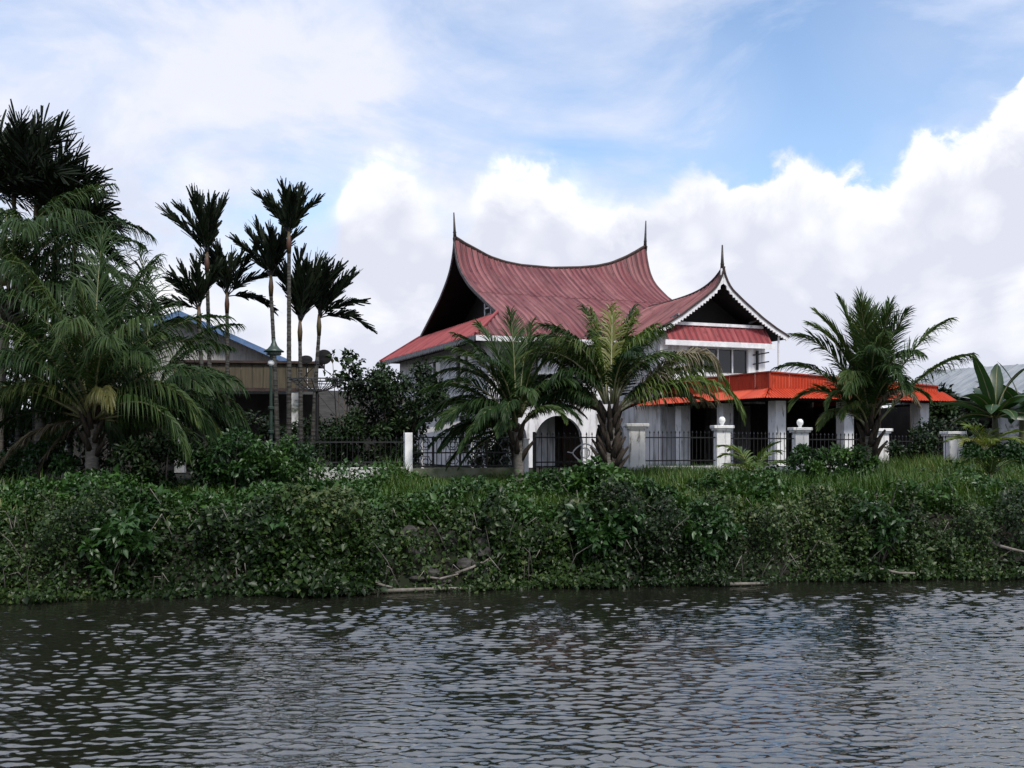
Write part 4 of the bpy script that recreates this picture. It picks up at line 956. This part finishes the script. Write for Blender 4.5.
# seedlings
def seedling(px, py, Y, n, L, label, mat, seed, tint, base_el=(35, 80)):
    rng = np.random.default_rng(seed); b0 = P(px, py, Y); z0 = float(gz(b0.x, Y)); e = empty('palm_seedling', (b0.x, Y, z0)); tag(e, label, 'palm')
    zc = max(0.1, b0.z - z0); MB().tube([(0, 0, -.05), (0, 0, zc)], [.09, .06], 8).build('stem', 'boot', e, True)
    for i in range(n):
        az = i * 360 / n + rng.uniform(-18, 18); add_frond(e, (0, 0, zc - .05), az, rng.uniform(*base_el), L * rng.uniform(.8, 1.1), rng.uniform(50, 85), mat=mat, ribmat='pale_rib', nl=20, lw=.045, ll=.38, droop=.4, tint=tint, r0=.015, rng=rng)
seedling(752, 474, 26.3, 8, 1.3, 'feathery young palm seedling in front of the veranda fence', 'young_leaf', 31, (0, .4))
seedling(985, 450, 29.5, 11, 1.35, 'small yellow-green palm beside stained fence pillar', 'young_leaf', 32, (.35, .8), (25, 75))
seedling(990, 478, 26.0, 7, .8, 'tiny green palm sprout low in the grass under banana plant', 'coco_leaf', 33, (.5, .8))

# slender betel palms: dark shuttlecock crowns
def areca(px, Y, crown_px, crown_py, L, label, seed, spread=(28, 86), n=9, lean=None, group=None, azs=None, lw=.052, feather=False):
    rng = np.random.default_rng(seed); ct = P(crown_px, crown_py, Y); b0 = P(px, 478, Y); z0 = float(gz(b0.x, Y)) - .1
    e = empty('betel_palm', (b0.x, Y, z0)); tag(e, label, 'palm tree', group); h = ct.z - z0; lx = ct.x - b0.x
    k = int(h / .18); pts = [(lx * (i / (2 * k)) ** 1.6, 0, h * i / (2 * k)) for i in range(2 * k + 1)]
    MB().tube(pts, [(.085 - .03 * i / (2 * k)) * (1.05 if i % 2 else .97) for i in range(2 * k + 1)], 8).build('trunk', 'areca_trunk', e, True)
    MB().tube([(lx, 0, h - .05), (lx, 0, h + .25), (lx, 0, h + .62)], [.062, .08, .04], 8).build('crownshaft', 'crownshaft', e, True)
    for i in range(n):
        t = (i + .5) / n; el = spread[1] + (spread[0] - spread[1]) * t + rng.normal() * 4; az = (i * 137.5 + seed * 40 + rng.uniform(-15, 15)) % 360
        if azs and i < len(azs): az, el = azs[i]
        add_frond(e, (lx, 0, h + .5), az, el, L * rng.uniform(.88, 1.08), rng.uniform(10, 30) + (30 if el < 50 else 0), mat='areca_leaf', ribmat='iron', nl=44, lw=lw, ll=.34, droop=.06, tint=(.2, .8), r0=.022, s0=.16, vee=.15, jag=True, tipfac=1.05, brush=True, roll=rng.normal() * 25, rng=rng, power=1.2, wide=1.7 if feather else 1.0)
    return e
areca(211, 31, 207, 272, 1.65, 'slender betel palm rising tall in front of blue gable, fronds reaching left', 41, n=8, azs=[(90, 87), (60, 82), (140, 84), (182, 54), (174, 70), (300, 82), (20, 80), (250, 74)])
areca(206, 30, 199, 327, 1.3, 'short betel palm crown against the blue gable roof', 42, (15, 84), 8, azs=[(110, 86), (170, 72), (180, 52), (20, 82), (190, 66), (350, 74), (270, 78), (170, 30)])
areca(228, 32, 227, 312, 1.55, 'betel palm right of tallest one by blue gable, fronds spreading right', 43, n=9, azs=[(80, 86), (150, 82), (30, 80), (5, 64), (2, 48), (172, 74), (0, 10), (260, 80), (165, 60)])
areca(278, 31, 271, 295, 1.5, 'betel palm with leaning thin trunk beside the garden lamp', 44, n=8, azs=[(100, 87), (160, 80), (172, 70), (20, 84), (5, 72), (280, 82), (175, 60), (60, 78)])
areca(289, 30, 289, 252, 1.3, 'tallest betel palm with neat upright fan crown above the lamp', 45, (52, 88), 9, azs=[(90, 88), (170, 74), (10, 74), (178, 64), (2, 64), (130, 82), (50, 82), (260, 80), (300, 78)])
areca(301, 31, 300, 340, 1.75, 'betel palm with full dense crown below the tallest crown', 46, (20, 88), 11, azs=[(90, 88), (170, 85), (10, 85), (178, 79), (2, 79), (20, 72), (165, 76), (280, 84), (5, 64), (60, 80), (300, 74)])
areca(312, 31.5, 319, 334, 1.5, 'rightmost betel palm, crown leaning right over the mesh dish', 47, n=9, azs=[(60, 85), (4, 68), (20, 76), (2, 56), (0, 42), (150, 86), (90, 80), (300, 72), (4, 20)])
for (tx, tpx, tpy, L, lb, sd_, az_) in [(18, 14, 205, 2.1, 'dark betel palm at far left with tall upright fronds', 48, [(90, 86), (160, 80), (20, 78), (10, 66), (350, 50), (180, 60), (40, 74), (0, 34), (300, 60), (330, 24), (200, 40), (60, 68), (120, 68), (355, 10)]),
                                    (50, 56, 238, 1.7, 'dark betel palm with ragged fronds reaching toward the open sky', 49, [(60, 80), (5, 66), (15, 50), (0, 36), (150, 74), (352, 20), (340, 50), (200, 50), (280, 60), (355, -4), (20, 24), (100, 70), (30, 60), (8, 8)]),
                                    (35, 36, 222, 1.9, 'dark betel palm with crowded crown between the far left and ragged ones', 51, [(90, 84), (10, 60), (0, 44), (170, 66), (30, 74), (350, 28), (190, 40), (270, 70), (20, 10), (330, 50), (140, 76), (60, 60)]),
                                    (70, 74, 262, 1.5, 'lower dark betel palm crown poking above the coconut fronds', 52, [(90, 84), (10, 66), (0, 46), (170, 66), (30, 74), (350, 26), (190, 40), (270, 70), (20, 4), (330, 50)]),
                                    (-20, -14, 212, 2.1, 'dark betel palm cut by the left edge of view behind tall coconut', 50, [(60, 80), (10, 60), (0, 40), (350, 20), (120, 80), (20, 70), (300, 60), (330, 35), (5, 5), (40, 50)])]:
    areca(tx, 30, tpx, tpy, L, lb, sd_, (10, 85), len(az_), azs=az_, lw=.05, feather=True)

# banana plant
e = empty('banana_plant', (P(995, 470, 30).x, 30, float(gz(14.5, 30)))); tag(e, 'broad leaved banana plant in front of pale metal roof', 'banana plant')
hb = P(995, 415, 30).z - float(gz(14.5, 30))
MB().tube([(0, 0, -.05), (.02, 0, hb * .5), (0, 0, hb)], [.14, .12, .07], 10).build('stem', 'stem', e, True)
def banana_leaf(e, off, az, el, L, bend, wd, roll, tint, seed):
    r = np.random.default_rng(seed); n = 14; pts = [np.zeros(3)]; V = []; T = []
    for i in range(n):
        s = (i + .5) / n; ee = R(el - bend * s ** 1.4); a = R(az); pts.append(pts[-1] + np.array([math.cos(ee) * math.cos(a), math.cos(ee) * math.sin(a), math.sin(ee)]) * L / n)
    pts = np.array(pts); side0 = np.array([-math.sin(R(az)), math.cos(R(az)), 0]); Fq = []
    for i, p in enumerate(pts):
        t = pts[min(i + 1, n)] - pts[max(i - 1, 0)]; t /= np.linalg.norm(t); up = np.cross(t, side0); up *= np.sign(up[2] + 1e-6) if abs(up[2]) > .2 else 1
        s = i / n; wv = wd * (math.sin(math.pi * min(1, max(0, (s - .12) / .88)) ** .75) ** .6 if s > .12 else .06) * .5
        ro = R(roll); sd_ = side0 * math.cos(ro) + up * math.sin(ro); u2 = np.cross(t, sd_); 
        if u2[2] < 0: u2 = -u2
        for kx in (-1, -.5, 0, .5, 1): V.append(p + sd_ * wv * kx * r.uniform(.9, 1.05) + u2 * wv * (abs(kx) * .28 - kx * kx * .25) - np.array([0, 0, abs(kx) * wv * .15]))
        T += [tint + r.normal() * .05] * 5
    for i in range(n):
        for j in range(4): Fq.append((i * 5 + j, i * 5 + j + 1, i * 5 + 6 + j, i * 5 + 5 + j))
    o = link('leaf', npmesh('leaf', np.array(V), [np.array(Fq)], np.array(T), True), 'banana_leaf', e); o.location = off
    MB().tube([tuple(x) for x in pts[::2]], [.035 * (1 - .85 * i / 7) for i in range(8)], 5).build('midrib', 'palm_rib', o, True)
e2 = empty('banana_plant', (P(1022, 470, 31).x, 31, float(gz(15.8, 31)))); tag(e2, 'second banana plant with dark tattered leaves beside the outbuilding', 'banana plant')
hb2 = P(1018, 410, 31).z - float(gz(15.8, 31)); MB().tube([(0, 0, -.05), (.03, 0, hb2 * .5), (0, 0, hb2)], [.14, .12, .07], 10).build('stem', 'stem', e2, True)
for i, a in enumerate([(120, 80, 1.9, 40, .5, 30, .1), (200, 60, 1.8, 75, .5, 20, .2), (10, 70, 1.9, 60, .5, -30, .1), (260, 55, 1.7, 100, .5, 0, .3), (170, 30, 1.6, 80, .45, 20, .2), (320, 50, 1.7, 95, .5, 0, .2), (230, 20, 1.5, 85, .45, 10, .5), (150, 66, 1.8, 70, .5, -20, .1)]):
    banana_leaf(e2, (0, 0, hb2 - .1), *a, seed=90 + i)
for i, a in enumerate([(165, 78, 2.1, 14, .50, 35, .4), (175, 38, 1.9, 62, .46, 20, .2), (15, 76, 2.0, 55, .55, -40, .1), (340, 55, 1.9, 80, .5, 30, .3), (300, 60, 1.8, 105, .5, 0, .55), (20, 40, 2.0, 80, .5, 15, .3), (240, 45, 1.6, 100, .46, 0, .5), (355, 25, 1.7, 90, .5, 50, .6), (90, 60, 1.8, 60, .5, 0, .2), (200, 62, 1.7, 95, .48, 15, .15), (185, 20, 1.6, 75, .45, 25, .1), (60, 78, 2.0, 40, .5, 30, .1), (270, 35, 1.4, 95, .45, 0, .6)]):
    banana_leaf(e, (0, 0, hb - .1), *a, seed=60 + i)

# ------------------------------------------------------------------ shrubs
def bush(name, label, c, rad, n, leaf, mat, cat='bush', seed=0, clumps=26, stems=6, group=None, tint=(.1, .9), asp=.5, up=.4, base=None, trunk=.03):
    r = np.random.default_rng(seed); c = Vector(c); gz0 = float(gz(c.x, c.y)) if base is None else base
    e = empty(name, (c.x, c.y, gz0)); tag(e, label, cat, group)
    dirs = nrmz(r.normal(size=(clumps, 3))); dirs[:, 2] = dirs[:, 2] * .9 + .1
    cc = dirs * np.array(rad) * (r.uniform(.35, 1.0, (clumps, 1)) ** .6) + np.array([0, 0, c.z - gz0]); cs = r.uniform(.22, .48, clumps) * min(rad)
    which = r.integers(0, clumps, n); off = nrmz(r.normal(size=(n, 3))) * (r.random((n, 1)) ** .45)
    pos = cc[which] + off * cs[which][:, None]; pos[:, 2] = np.maximum(pos[:, 2], .03)
    ax = nrmz(off + r.normal(size=(n, 3)) * .7 + np.array([0, 0, -.15])); nn = nrmz(r.normal(size=(n, 3)) * .6 + np.array([0, -.15, up + .6]))
    tt = np.clip(r.uniform(tint[0], tint[1], clumps)[which] + r.normal(size=n) * .15, 0, 1)
    link('foliage', leaf_mesh('foliage', pos, ax, nn, leaf * r.uniform(.6, 1.25, n), leaf * asp * r.uniform(.8, 1.2, n), tt), mat, e)
    for i in range(stems):
        k = cc[i % clumps]; b = Vector((k[0] * .15, k[1] * .15, -.05)); t = Vector(k)
        MB().tube([b, b.lerp(t, .5) + Vector((r.normal() * .05, r.normal() * .05, .05)), t], [trunk, trunk * .7, trunk * .3], 5).build('stem', 'bark', e, True)
    return e
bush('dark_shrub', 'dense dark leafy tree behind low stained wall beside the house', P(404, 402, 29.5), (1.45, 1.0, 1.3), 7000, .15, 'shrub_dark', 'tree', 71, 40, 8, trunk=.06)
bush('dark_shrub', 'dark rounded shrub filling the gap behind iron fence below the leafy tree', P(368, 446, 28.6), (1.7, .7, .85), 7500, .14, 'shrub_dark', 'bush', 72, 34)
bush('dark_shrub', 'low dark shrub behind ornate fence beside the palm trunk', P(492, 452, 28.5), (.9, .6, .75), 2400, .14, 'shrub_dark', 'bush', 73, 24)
bush('slender_tree', 'thin twiggy tree with sparse round leaves between mesh dish and dark tree', P(344, 376, 30.5), (.62, .5, .85), 480, .17, 'shrub_dark', 'tree', 74, 22, 7, asp=.7, trunk=.028)
bush('green_bush', 'bright feathery bush at the foot of garden lamp', P(284, 466, 23.9), (.90, .6, .55), 4000, .12, 'shrub_leaf', 'bush', 75, 30, up=.6)
bush('green_bush', 'leafy bush between lamp post and low coconut palm', P(232, 462, 23.6), (1.0, .6, .7), 3600, .15, 'shrub_leaf', 'bush', 76, 30, tint=(.0, .6))
bush('green_bush', 'dark bush under the bushy yellow-fronded palm on its right', P(165, 466, 23.4), (1.1, .6, .65), 3600, .14, 'shrub_dark', 'bush', 77, 34)
bush('green_bush', 'low bush under drooping fronds left of ringed palm trunk', P(35, 468, 24.6), (1.3, .7, .55), 3200, .14, 'shrub_leaf', 'bush', 78, 30, tint=(.0, .5))
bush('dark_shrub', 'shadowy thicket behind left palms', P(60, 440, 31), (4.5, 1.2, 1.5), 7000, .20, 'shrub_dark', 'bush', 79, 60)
bush('round_bush', 'leafy round bush with pale leaf tips below globe-topped pillar', P(830, 466, 26.0), (1.15, .7, .50), 4200, .13, 'shrub_leaf', 'bush', 80, 32, tint=(.3, 1))
bush('dark_shrub', 'dark green shrub before the veranda end column', P(916, 452, 29.5), (.8, .5, .6), 2200, .14, 'shrub_dark', 'bush', 81, 22)
bush('round_bush', 'pale leaved bush in front of iron gate on bank edge', P(600, 490, 23.4), (.85, .55, .55), 2600, .17, 'shrub_leaf', 'bush', 82, 24, tint=(.2, .9), asp=.6)
bush('dark_shrub', 'bushy dark growth under the banana plant', P(1002, 462, 28.5), (1.1, .6, .6), 2600, .15, 'shrub_leaf', 'bush', 83, 24, tint=(0, .5))
for (px, Y, hh, lb, s_) in [(255, 33, 1.6, 'dark shrub under brown boarded veranda', 84), (320, 36, 1.4, 'dark shrub below the mesh dish', 85)]:
    bush('dark_shrub', lb, P(px, 440, Y), (1.4, .8, hh * .6), 2600, .17, 'shrub_dark', 'bush', s_, 26)
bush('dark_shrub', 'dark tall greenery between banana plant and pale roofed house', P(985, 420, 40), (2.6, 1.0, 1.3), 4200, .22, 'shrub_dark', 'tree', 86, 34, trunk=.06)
bush('dark_shrub', 'dark thicket beside veranda end below lean-to roof', P(945, 440, 35), (1.2, .8, 1.0), 2600, .18, 'shrub_dark', 'bush', 87, 26)
wr = random.Random(77)
for i, px in enumerate([20, 78, 140, 205, 262, 312, 446, 478, 545, 640, 668, 705, 748, 790, 850, 902, 938, 975, 1010]):
    Y = float(Yw((px - 512) / F * 23)) + wr.uniform(1.7, 3.2); x = (px - 512) / F * Y; hh = wr.uniform(.22, .42)
    bush('weed_clump', 'leafy weed clump in the long grass on top of the bank', (x, Y, float(gz(x, Y)) + hh * .6), (wr.uniform(.4, .8), .4, hh), int(wr.uniform(700, 1300)), wr.uniform(.09, .15), 'shrub_leaf', 'weed', 300 + i, 14, 3, 'weed clumps on the bank top', (.1, .8), wr.uniform(.4, .7), trunk=.012)
# far tree line closing the horizon
def far_wood():
    pos = []; rr = np.random.default_rng(90); n = 16000
    x = rr.uniform(-140, 160, n); y = 95 + rr.uniform(0, 14, n) + .12 * x; hgt = 3.4 + 1.6 * fbm(x, y * 0, .11, 3, 5)
    z = GZ + hgt * rr.random(n) ** .7
    me = leaf_mesh('far_wood', np.stack([x, y, z], 1), rdir(n), rdir(n, .6), rr.uniform(.7, 1.4, n), rr.uniform(.4, .8, n), rr.random(n))
    return link('far_wood', me, 'shrub_dark')
tag(far_wood(), 'far-off dark line of trees behind the houses', 'woodland', kind='stuff')

# ------------------------------------------------------------------ bank creepers and grass
def bank_cover():
    r = np.random.default_rng(101); n = 190000
    x = r.uniform(-15.5, 18.5, n); h = r.random(n) ** .9        # h: 0 at the water, 1 at the top edge
    bare = .74 * np.clip(1.4 * np.exp(-((x + 1.55) / .85) ** 2) + .25 * fbm(x, h * 2, 3.0, 2, 35), 0, 1) * np.interp(h, [0, .08, .72, .88], [1, 1, 1, 0])       # the washed-out patch showing stones
    bare = np.maximum(bare, .8 * np.exp(-((x - 11.6) / .9) ** 2) * np.interp(h, [.0, .5, .8], [.8, 1, .6]))
    lump = np.clip(.46 + .50 * fbm(x, h * 1.7, 1.3, 2, 31) + .55 * fbm(x, h * 1.9, 4.6, 2, 32), 0, 1)
    keep = (r.random(n) > bare * .97) & (r.random(n) < .22 + 1.0 * lump)
    x, h, lump = x[keep], h[keep], lump[keep]; n = len(x)
    t = np.interp(h, [0, .3, .7, 1], [-.30, .25, .80, 1.6]) 
    y = Yw(x) + t / .987; zb = np.maximum(gz(x, y), -.02)
    dep = (.05 + .85 * lump ** 1.2) * (r.random(n) ** .45) * np.interp(h, [0, .3, .7, 1], [.55, .6, 1.25, .7])
    nrm = np.stack([np.zeros(n), -np.interp(h, [0, .7, 1], [.85, .75, .25]), np.interp(h, [0, .7, 1], [.5, .7, 1])], 1); nrm = nrmz(nrm)
    pos = np.stack([x, y, zb], 1) + nrm * dep[:, None] + r.normal(size=(n, 3)) * .05
    pos[:, 2] = np.maximum(pos[:, 2], .03 + .08 * r.random(n))
    ax = nrmz(nrm * .4 + np.array([0, 0, -.5]) + r.normal(size=(n, 3)) * .75); nn = nrmz(nrm + np.array([0, 0, .35]) + r.normal(size=(n, 3)) * .55)
    patch = .36 + .30 * fbm(x, h * 2, 1.1, 2, 44) + np.interp(h, [0, .6, 1], [0, .05, .22])
    tt = np.clip(patch + r.normal(size=n) * .17 + (r.random(n) > .98) * .35, 0, 1)
    big = 1 + .35 * fbm(x, h * 2, .9, 2, 45)
    sz = np.clip(.088 * big * np.exp(r.normal(size=n) * .36), .035, .20)
    o = link('creeper', leaf_mesh('creeper', pos, ax, nn, sz, sz * r.uniform(.5, .75, n), tt), 'vine_leaf')
    tag(o, 'mass of creeping vines hanging over the river bank', 'vine', kind='stuff')
bank_cover()
def top_creeper():
    r = np.random.default_rng(102); n = 85000
    x = r.uniform(-15, 18, n); t = 1.0 + 4.0 * r.random(n) ** 1.3; lum = fbm(x, t, 1.5, 3, 61); dens = np.clip(.50 + .8 * lum + np.interp(x, [-10, -5, -2.5, 0, 8, 14], [.5, .3, .1, .0, .1, .0]) - (t - 1.2) * .12, 0, 1); lum0 = lum
    k = r.random(n) < dens; x, t, lum = x[k], t[k], lum[k]; n = len(x); y = Yw(x) + t / .987
    pos = np.stack([x, y, gz(x, y) + r.random(n) ** .8 * (.18 + .50 * np.clip(lum + .2, 0, 1))], 1)
    ax = rdir(n, -.1); nn = rdir(n, 1.3); s = .095 * np.exp(r.normal(size=n) * .35)
    o = link('ground_creeper', leaf_mesh('ground_creeper', pos, ax, nn, s, s * .65, np.clip(.55 + r.normal(size=n) * .2, 0, 1)), 'shrub_leaf')
    tag(o, 'low leafy creeper spreading on top of the bank', 'vine', kind='stuff')
top_creeper()
def dead_stems():
    r = random.Random(55); m2 = MB()
    for i in range(150):
        x = r.uniform(-12, 14); t = r.uniform(-.1, 1.8); y = float(Yw(x)) + t; z = max(0.1, float(gz(x, y))); L = r.uniform(.4, 1.1); a = r.uniform(-1, 1)
        p0 = Vector((x, y, z)); p1 = p0 + Vector((a * .25 * L, -.45 * L, .55 * L)); p2 = p1 + Vector((a * .35 * L, -.25 * L, r.uniform(-.35, .45) * L))
        m2.tube([p0, p1, p2], [.011, .008, .003], 4, False)
    tag(m2.build('dead_stem', 'dead_wood', None, recalc=False), 'thin dry stems tangled among the bank vines', 'stem', kind='stuff')
dead_stems()
for (px, lb, lf, sd_) in [(600, 'broad-leaved shrub hanging down the bank face below the iron gate', .21, 401), (708, 'broad-leaved shrub on bank face below the globe-topped pillar at veranda corner', .18, 402), (300, 'broad-leaved shrub on bank face below the garden lamp', .19, 403),
                          (118, 'broad-leaved shrub on bank face below the yellow-fronded palm', .20, 404), (872, 'broad-leaved shrub on bank face below the upright coconut palm', .17, 405)]:
    Y = float(Yw((px - 512) / F * 20.8)) + .55; x = (px - 512) / F * Y
    bush('bank_shrub', lb, (x, Y - .25, 1.05), (.75, .45, .62), 1100, lf, 'shrub_leaf', 'shrub', sd_, 22, 7, None, (0, .55), .5, trunk=.02)
def grass():
    r = np.random.default_rng(103); n = 130000
    x = r.uniform(-15, 19, n); t = 1.1 + 7.4 * r.random(n) ** 1.2 ; y = Yw(x) + t / .987
    fence_y = 26.84 + .333 * x
    cl = fbm(x, y, 1.5, 3, 71)
    dens = np.clip(.55 + .5 * cl + np.interp(x, [-12, -6, -3, 18], [-.45, -.2, .25, .25]), .05, 1)
    k = (r.random(n) < dens) & (y < fence_y + .5); x, y, t, cl = x[k], y[k], t[k], cl[k]; n = len(x)
    tall = np.clip(.5 + .5 * fbm(x, y, .8, 2, 72), 0, 1); tall = tall * np.interp(np.abs(x + 4.0), [.6, 1.2], [.25, 1]) + .5 * np.exp(-((x + 3.0) / .45) ** 2 - ((y - 24.8) / 1.2) ** 2) + .6 * np.exp(-((x - 11.5) / 1.6) ** 2)
    hgt = (.15 + .46 * tall ** 1.5) * r.uniform(.4, 1.4, n)
    hgt *= np.interp(t, [1.1, 2], [.7, 1])
    b = np.stack([x, y, gz(x, y) - .02], 1); a = r.uniform(0, 2 * np.pi, n); d = np.stack([np.cos(a), np.sin(a), np.zeros(n)], 1); wv = np.stack([-np.sin(a), np.cos(a), np.zeros(n)], 1) * (.006 + .007 * r.random(n))[:, None]
    bend = (hgt * r.uniform(.15, .75, n))[:, None]; up = np.array([0, 0, 1]) * hgt[:, None]
    m = b + up * .6 + d * bend * .35; tip = b + up + d * bend - up * .15 * (bend / hgt[:, None])
    V = np.stack([b - wv, b + wv, m - wv * .8, m + wv * .8, tip], 1).reshape(-1, 3); i = np.arange(n)[:, None] * 5
    tt = np.clip(.45 + .25 * fbm(x, y, .7, 2, 73) + r.normal(size=n) * .15 + (r.random(n) > .95) * .4, 0, 1)
    o = link('grass', npmesh('grass', V, [i + np.array([[0, 1, 3, 2]]), i + np.array([[2, 3, 4]])], np.repeat(tt, 5)), 'grass_blade')
    tag(o, 'long bright grass on the bank top before the fence', 'grass', kind='stuff')
grass()

# ------------------------------------------------------------------ stones, driftwood
import bmesh
def rock(px, py, Y, r, label, seed, group):
    rr = random.Random(seed); bm = bmesh.new(); bmesh.ops.create_icosphere(bm, subdivisions=2, radius=1)
    sc = (rr.uniform(.9, 1.5), rr.uniform(.7, 1.0), rr.uniform(.5, .8)); ph = [rr.uniform(0, 6) for _ in range(6)]
    for v in bm.verts:
        k = 1 + .16 * math.sin(v.co.x * 2.4 + ph[0]) * math.cos(v.co.y * 2.1 + ph[1]) + .12 * math.sin(v.co.z * 3.4 + ph[2]) + .07 * math.sin(v.co.x * 6 + ph[3]) + rr.uniform(-.05, .05)
        v.co = Vector((v.co.x * sc[0], v.co.y * sc[1], v.co.z * sc[2])) * (r * k)
    me = bpy.data.meshes.new('rock'); bm.to_mesh(me); bm.free()
    o = link('rock', me, 'stone'); p = P(px, py, Y); o.location = (p.x, Y, p.z); o.rotation_euler = (0, 0, rr.uniform(0, 6)); tag(o, label, 'rock', group)
    return o
rs = random.Random(5)
for i in range(26):
    px = rs.uniform(376, 490); h = rs.random(); x = (px - 512) / F * 20.3; yw = float(Yw(x)); Y = yw + h * 1.0 - .05; z = float(gz(x, Y)) + .02
    py = HOR - (z - EYE) / Y * F
    rock(px, py, Y, rs.uniform(.12, .27), 'grey stone lying in the bare washed-out patch of river bank', 200 + i, 'stones in the bare bank patch')
for i in range(9):
    px = rs.uniform(965, 1030); x = (px - 512) / F * 22.3; h = rs.random(); Y = float(Yw(x)) + .2 + h * 1.1; z = float(gz(x, Y)) + .02
    rock(px, HOR - (z - EYE) / Y * F, Y, rs.uniform(.10, .20), 'grey stone in the eroded bank near banana plant', 240 + i, 'stones in the eroded bank')
def stick(pts, r, label, cat='log'):
    p0 = Vector(pts[0]); o = MB().tube([Vector(p) - p0 for p in pts], [r * (1 - .5 * i / (len(pts) - 1)) for i in range(len(pts))], 7).build('driftwood', 'dead_wood', None, True); o.location = p0; tag(o, label, cat)
def wl(px, dy, z):
    x = (px - 512) / F * 20.0; return (x, float(Yw(x)) + dy, z)
stick([wl(372, -.28, .05), wl(430, -.32, .06), wl(490, -.30, .05)], .04, 'long pale log floating along waterline below the stones')
stick([wl(455, .1, .30), wl(472, .12, .42), wl(495, .2, .62)], .035, 'pale branch leaning up against bank beside the stones')
stick([wl(425, 0, .25), wl(440, -.05, .22), wl(458, .02, .30)], .03, 'short broken branch among the waterline stones')
stick([wl(378, -.2, .20), wl(386, -.2, .14), wl(394, -.22, .10)], .035, 'stubby pale stick at left end of stones')
stick([wl(735, -.42, .05), wl(760, -.45, .05), wl(775, -.42, .04)], .035, 'short pale log floating below thick vines')
x_ = wl(1000, 0, 0)
stick([P(1000, 546, 21.6), P(1012, 549, 21.5), P(1030, 553, 21.4)], .035, 'thin pale branch sticking out of eroded bank')
stick([P(880, 569, 21.15), P(900, 573, 21.1), P(915, 573, 21.05)], .03, 'crooked bleached branch under right hand vines')
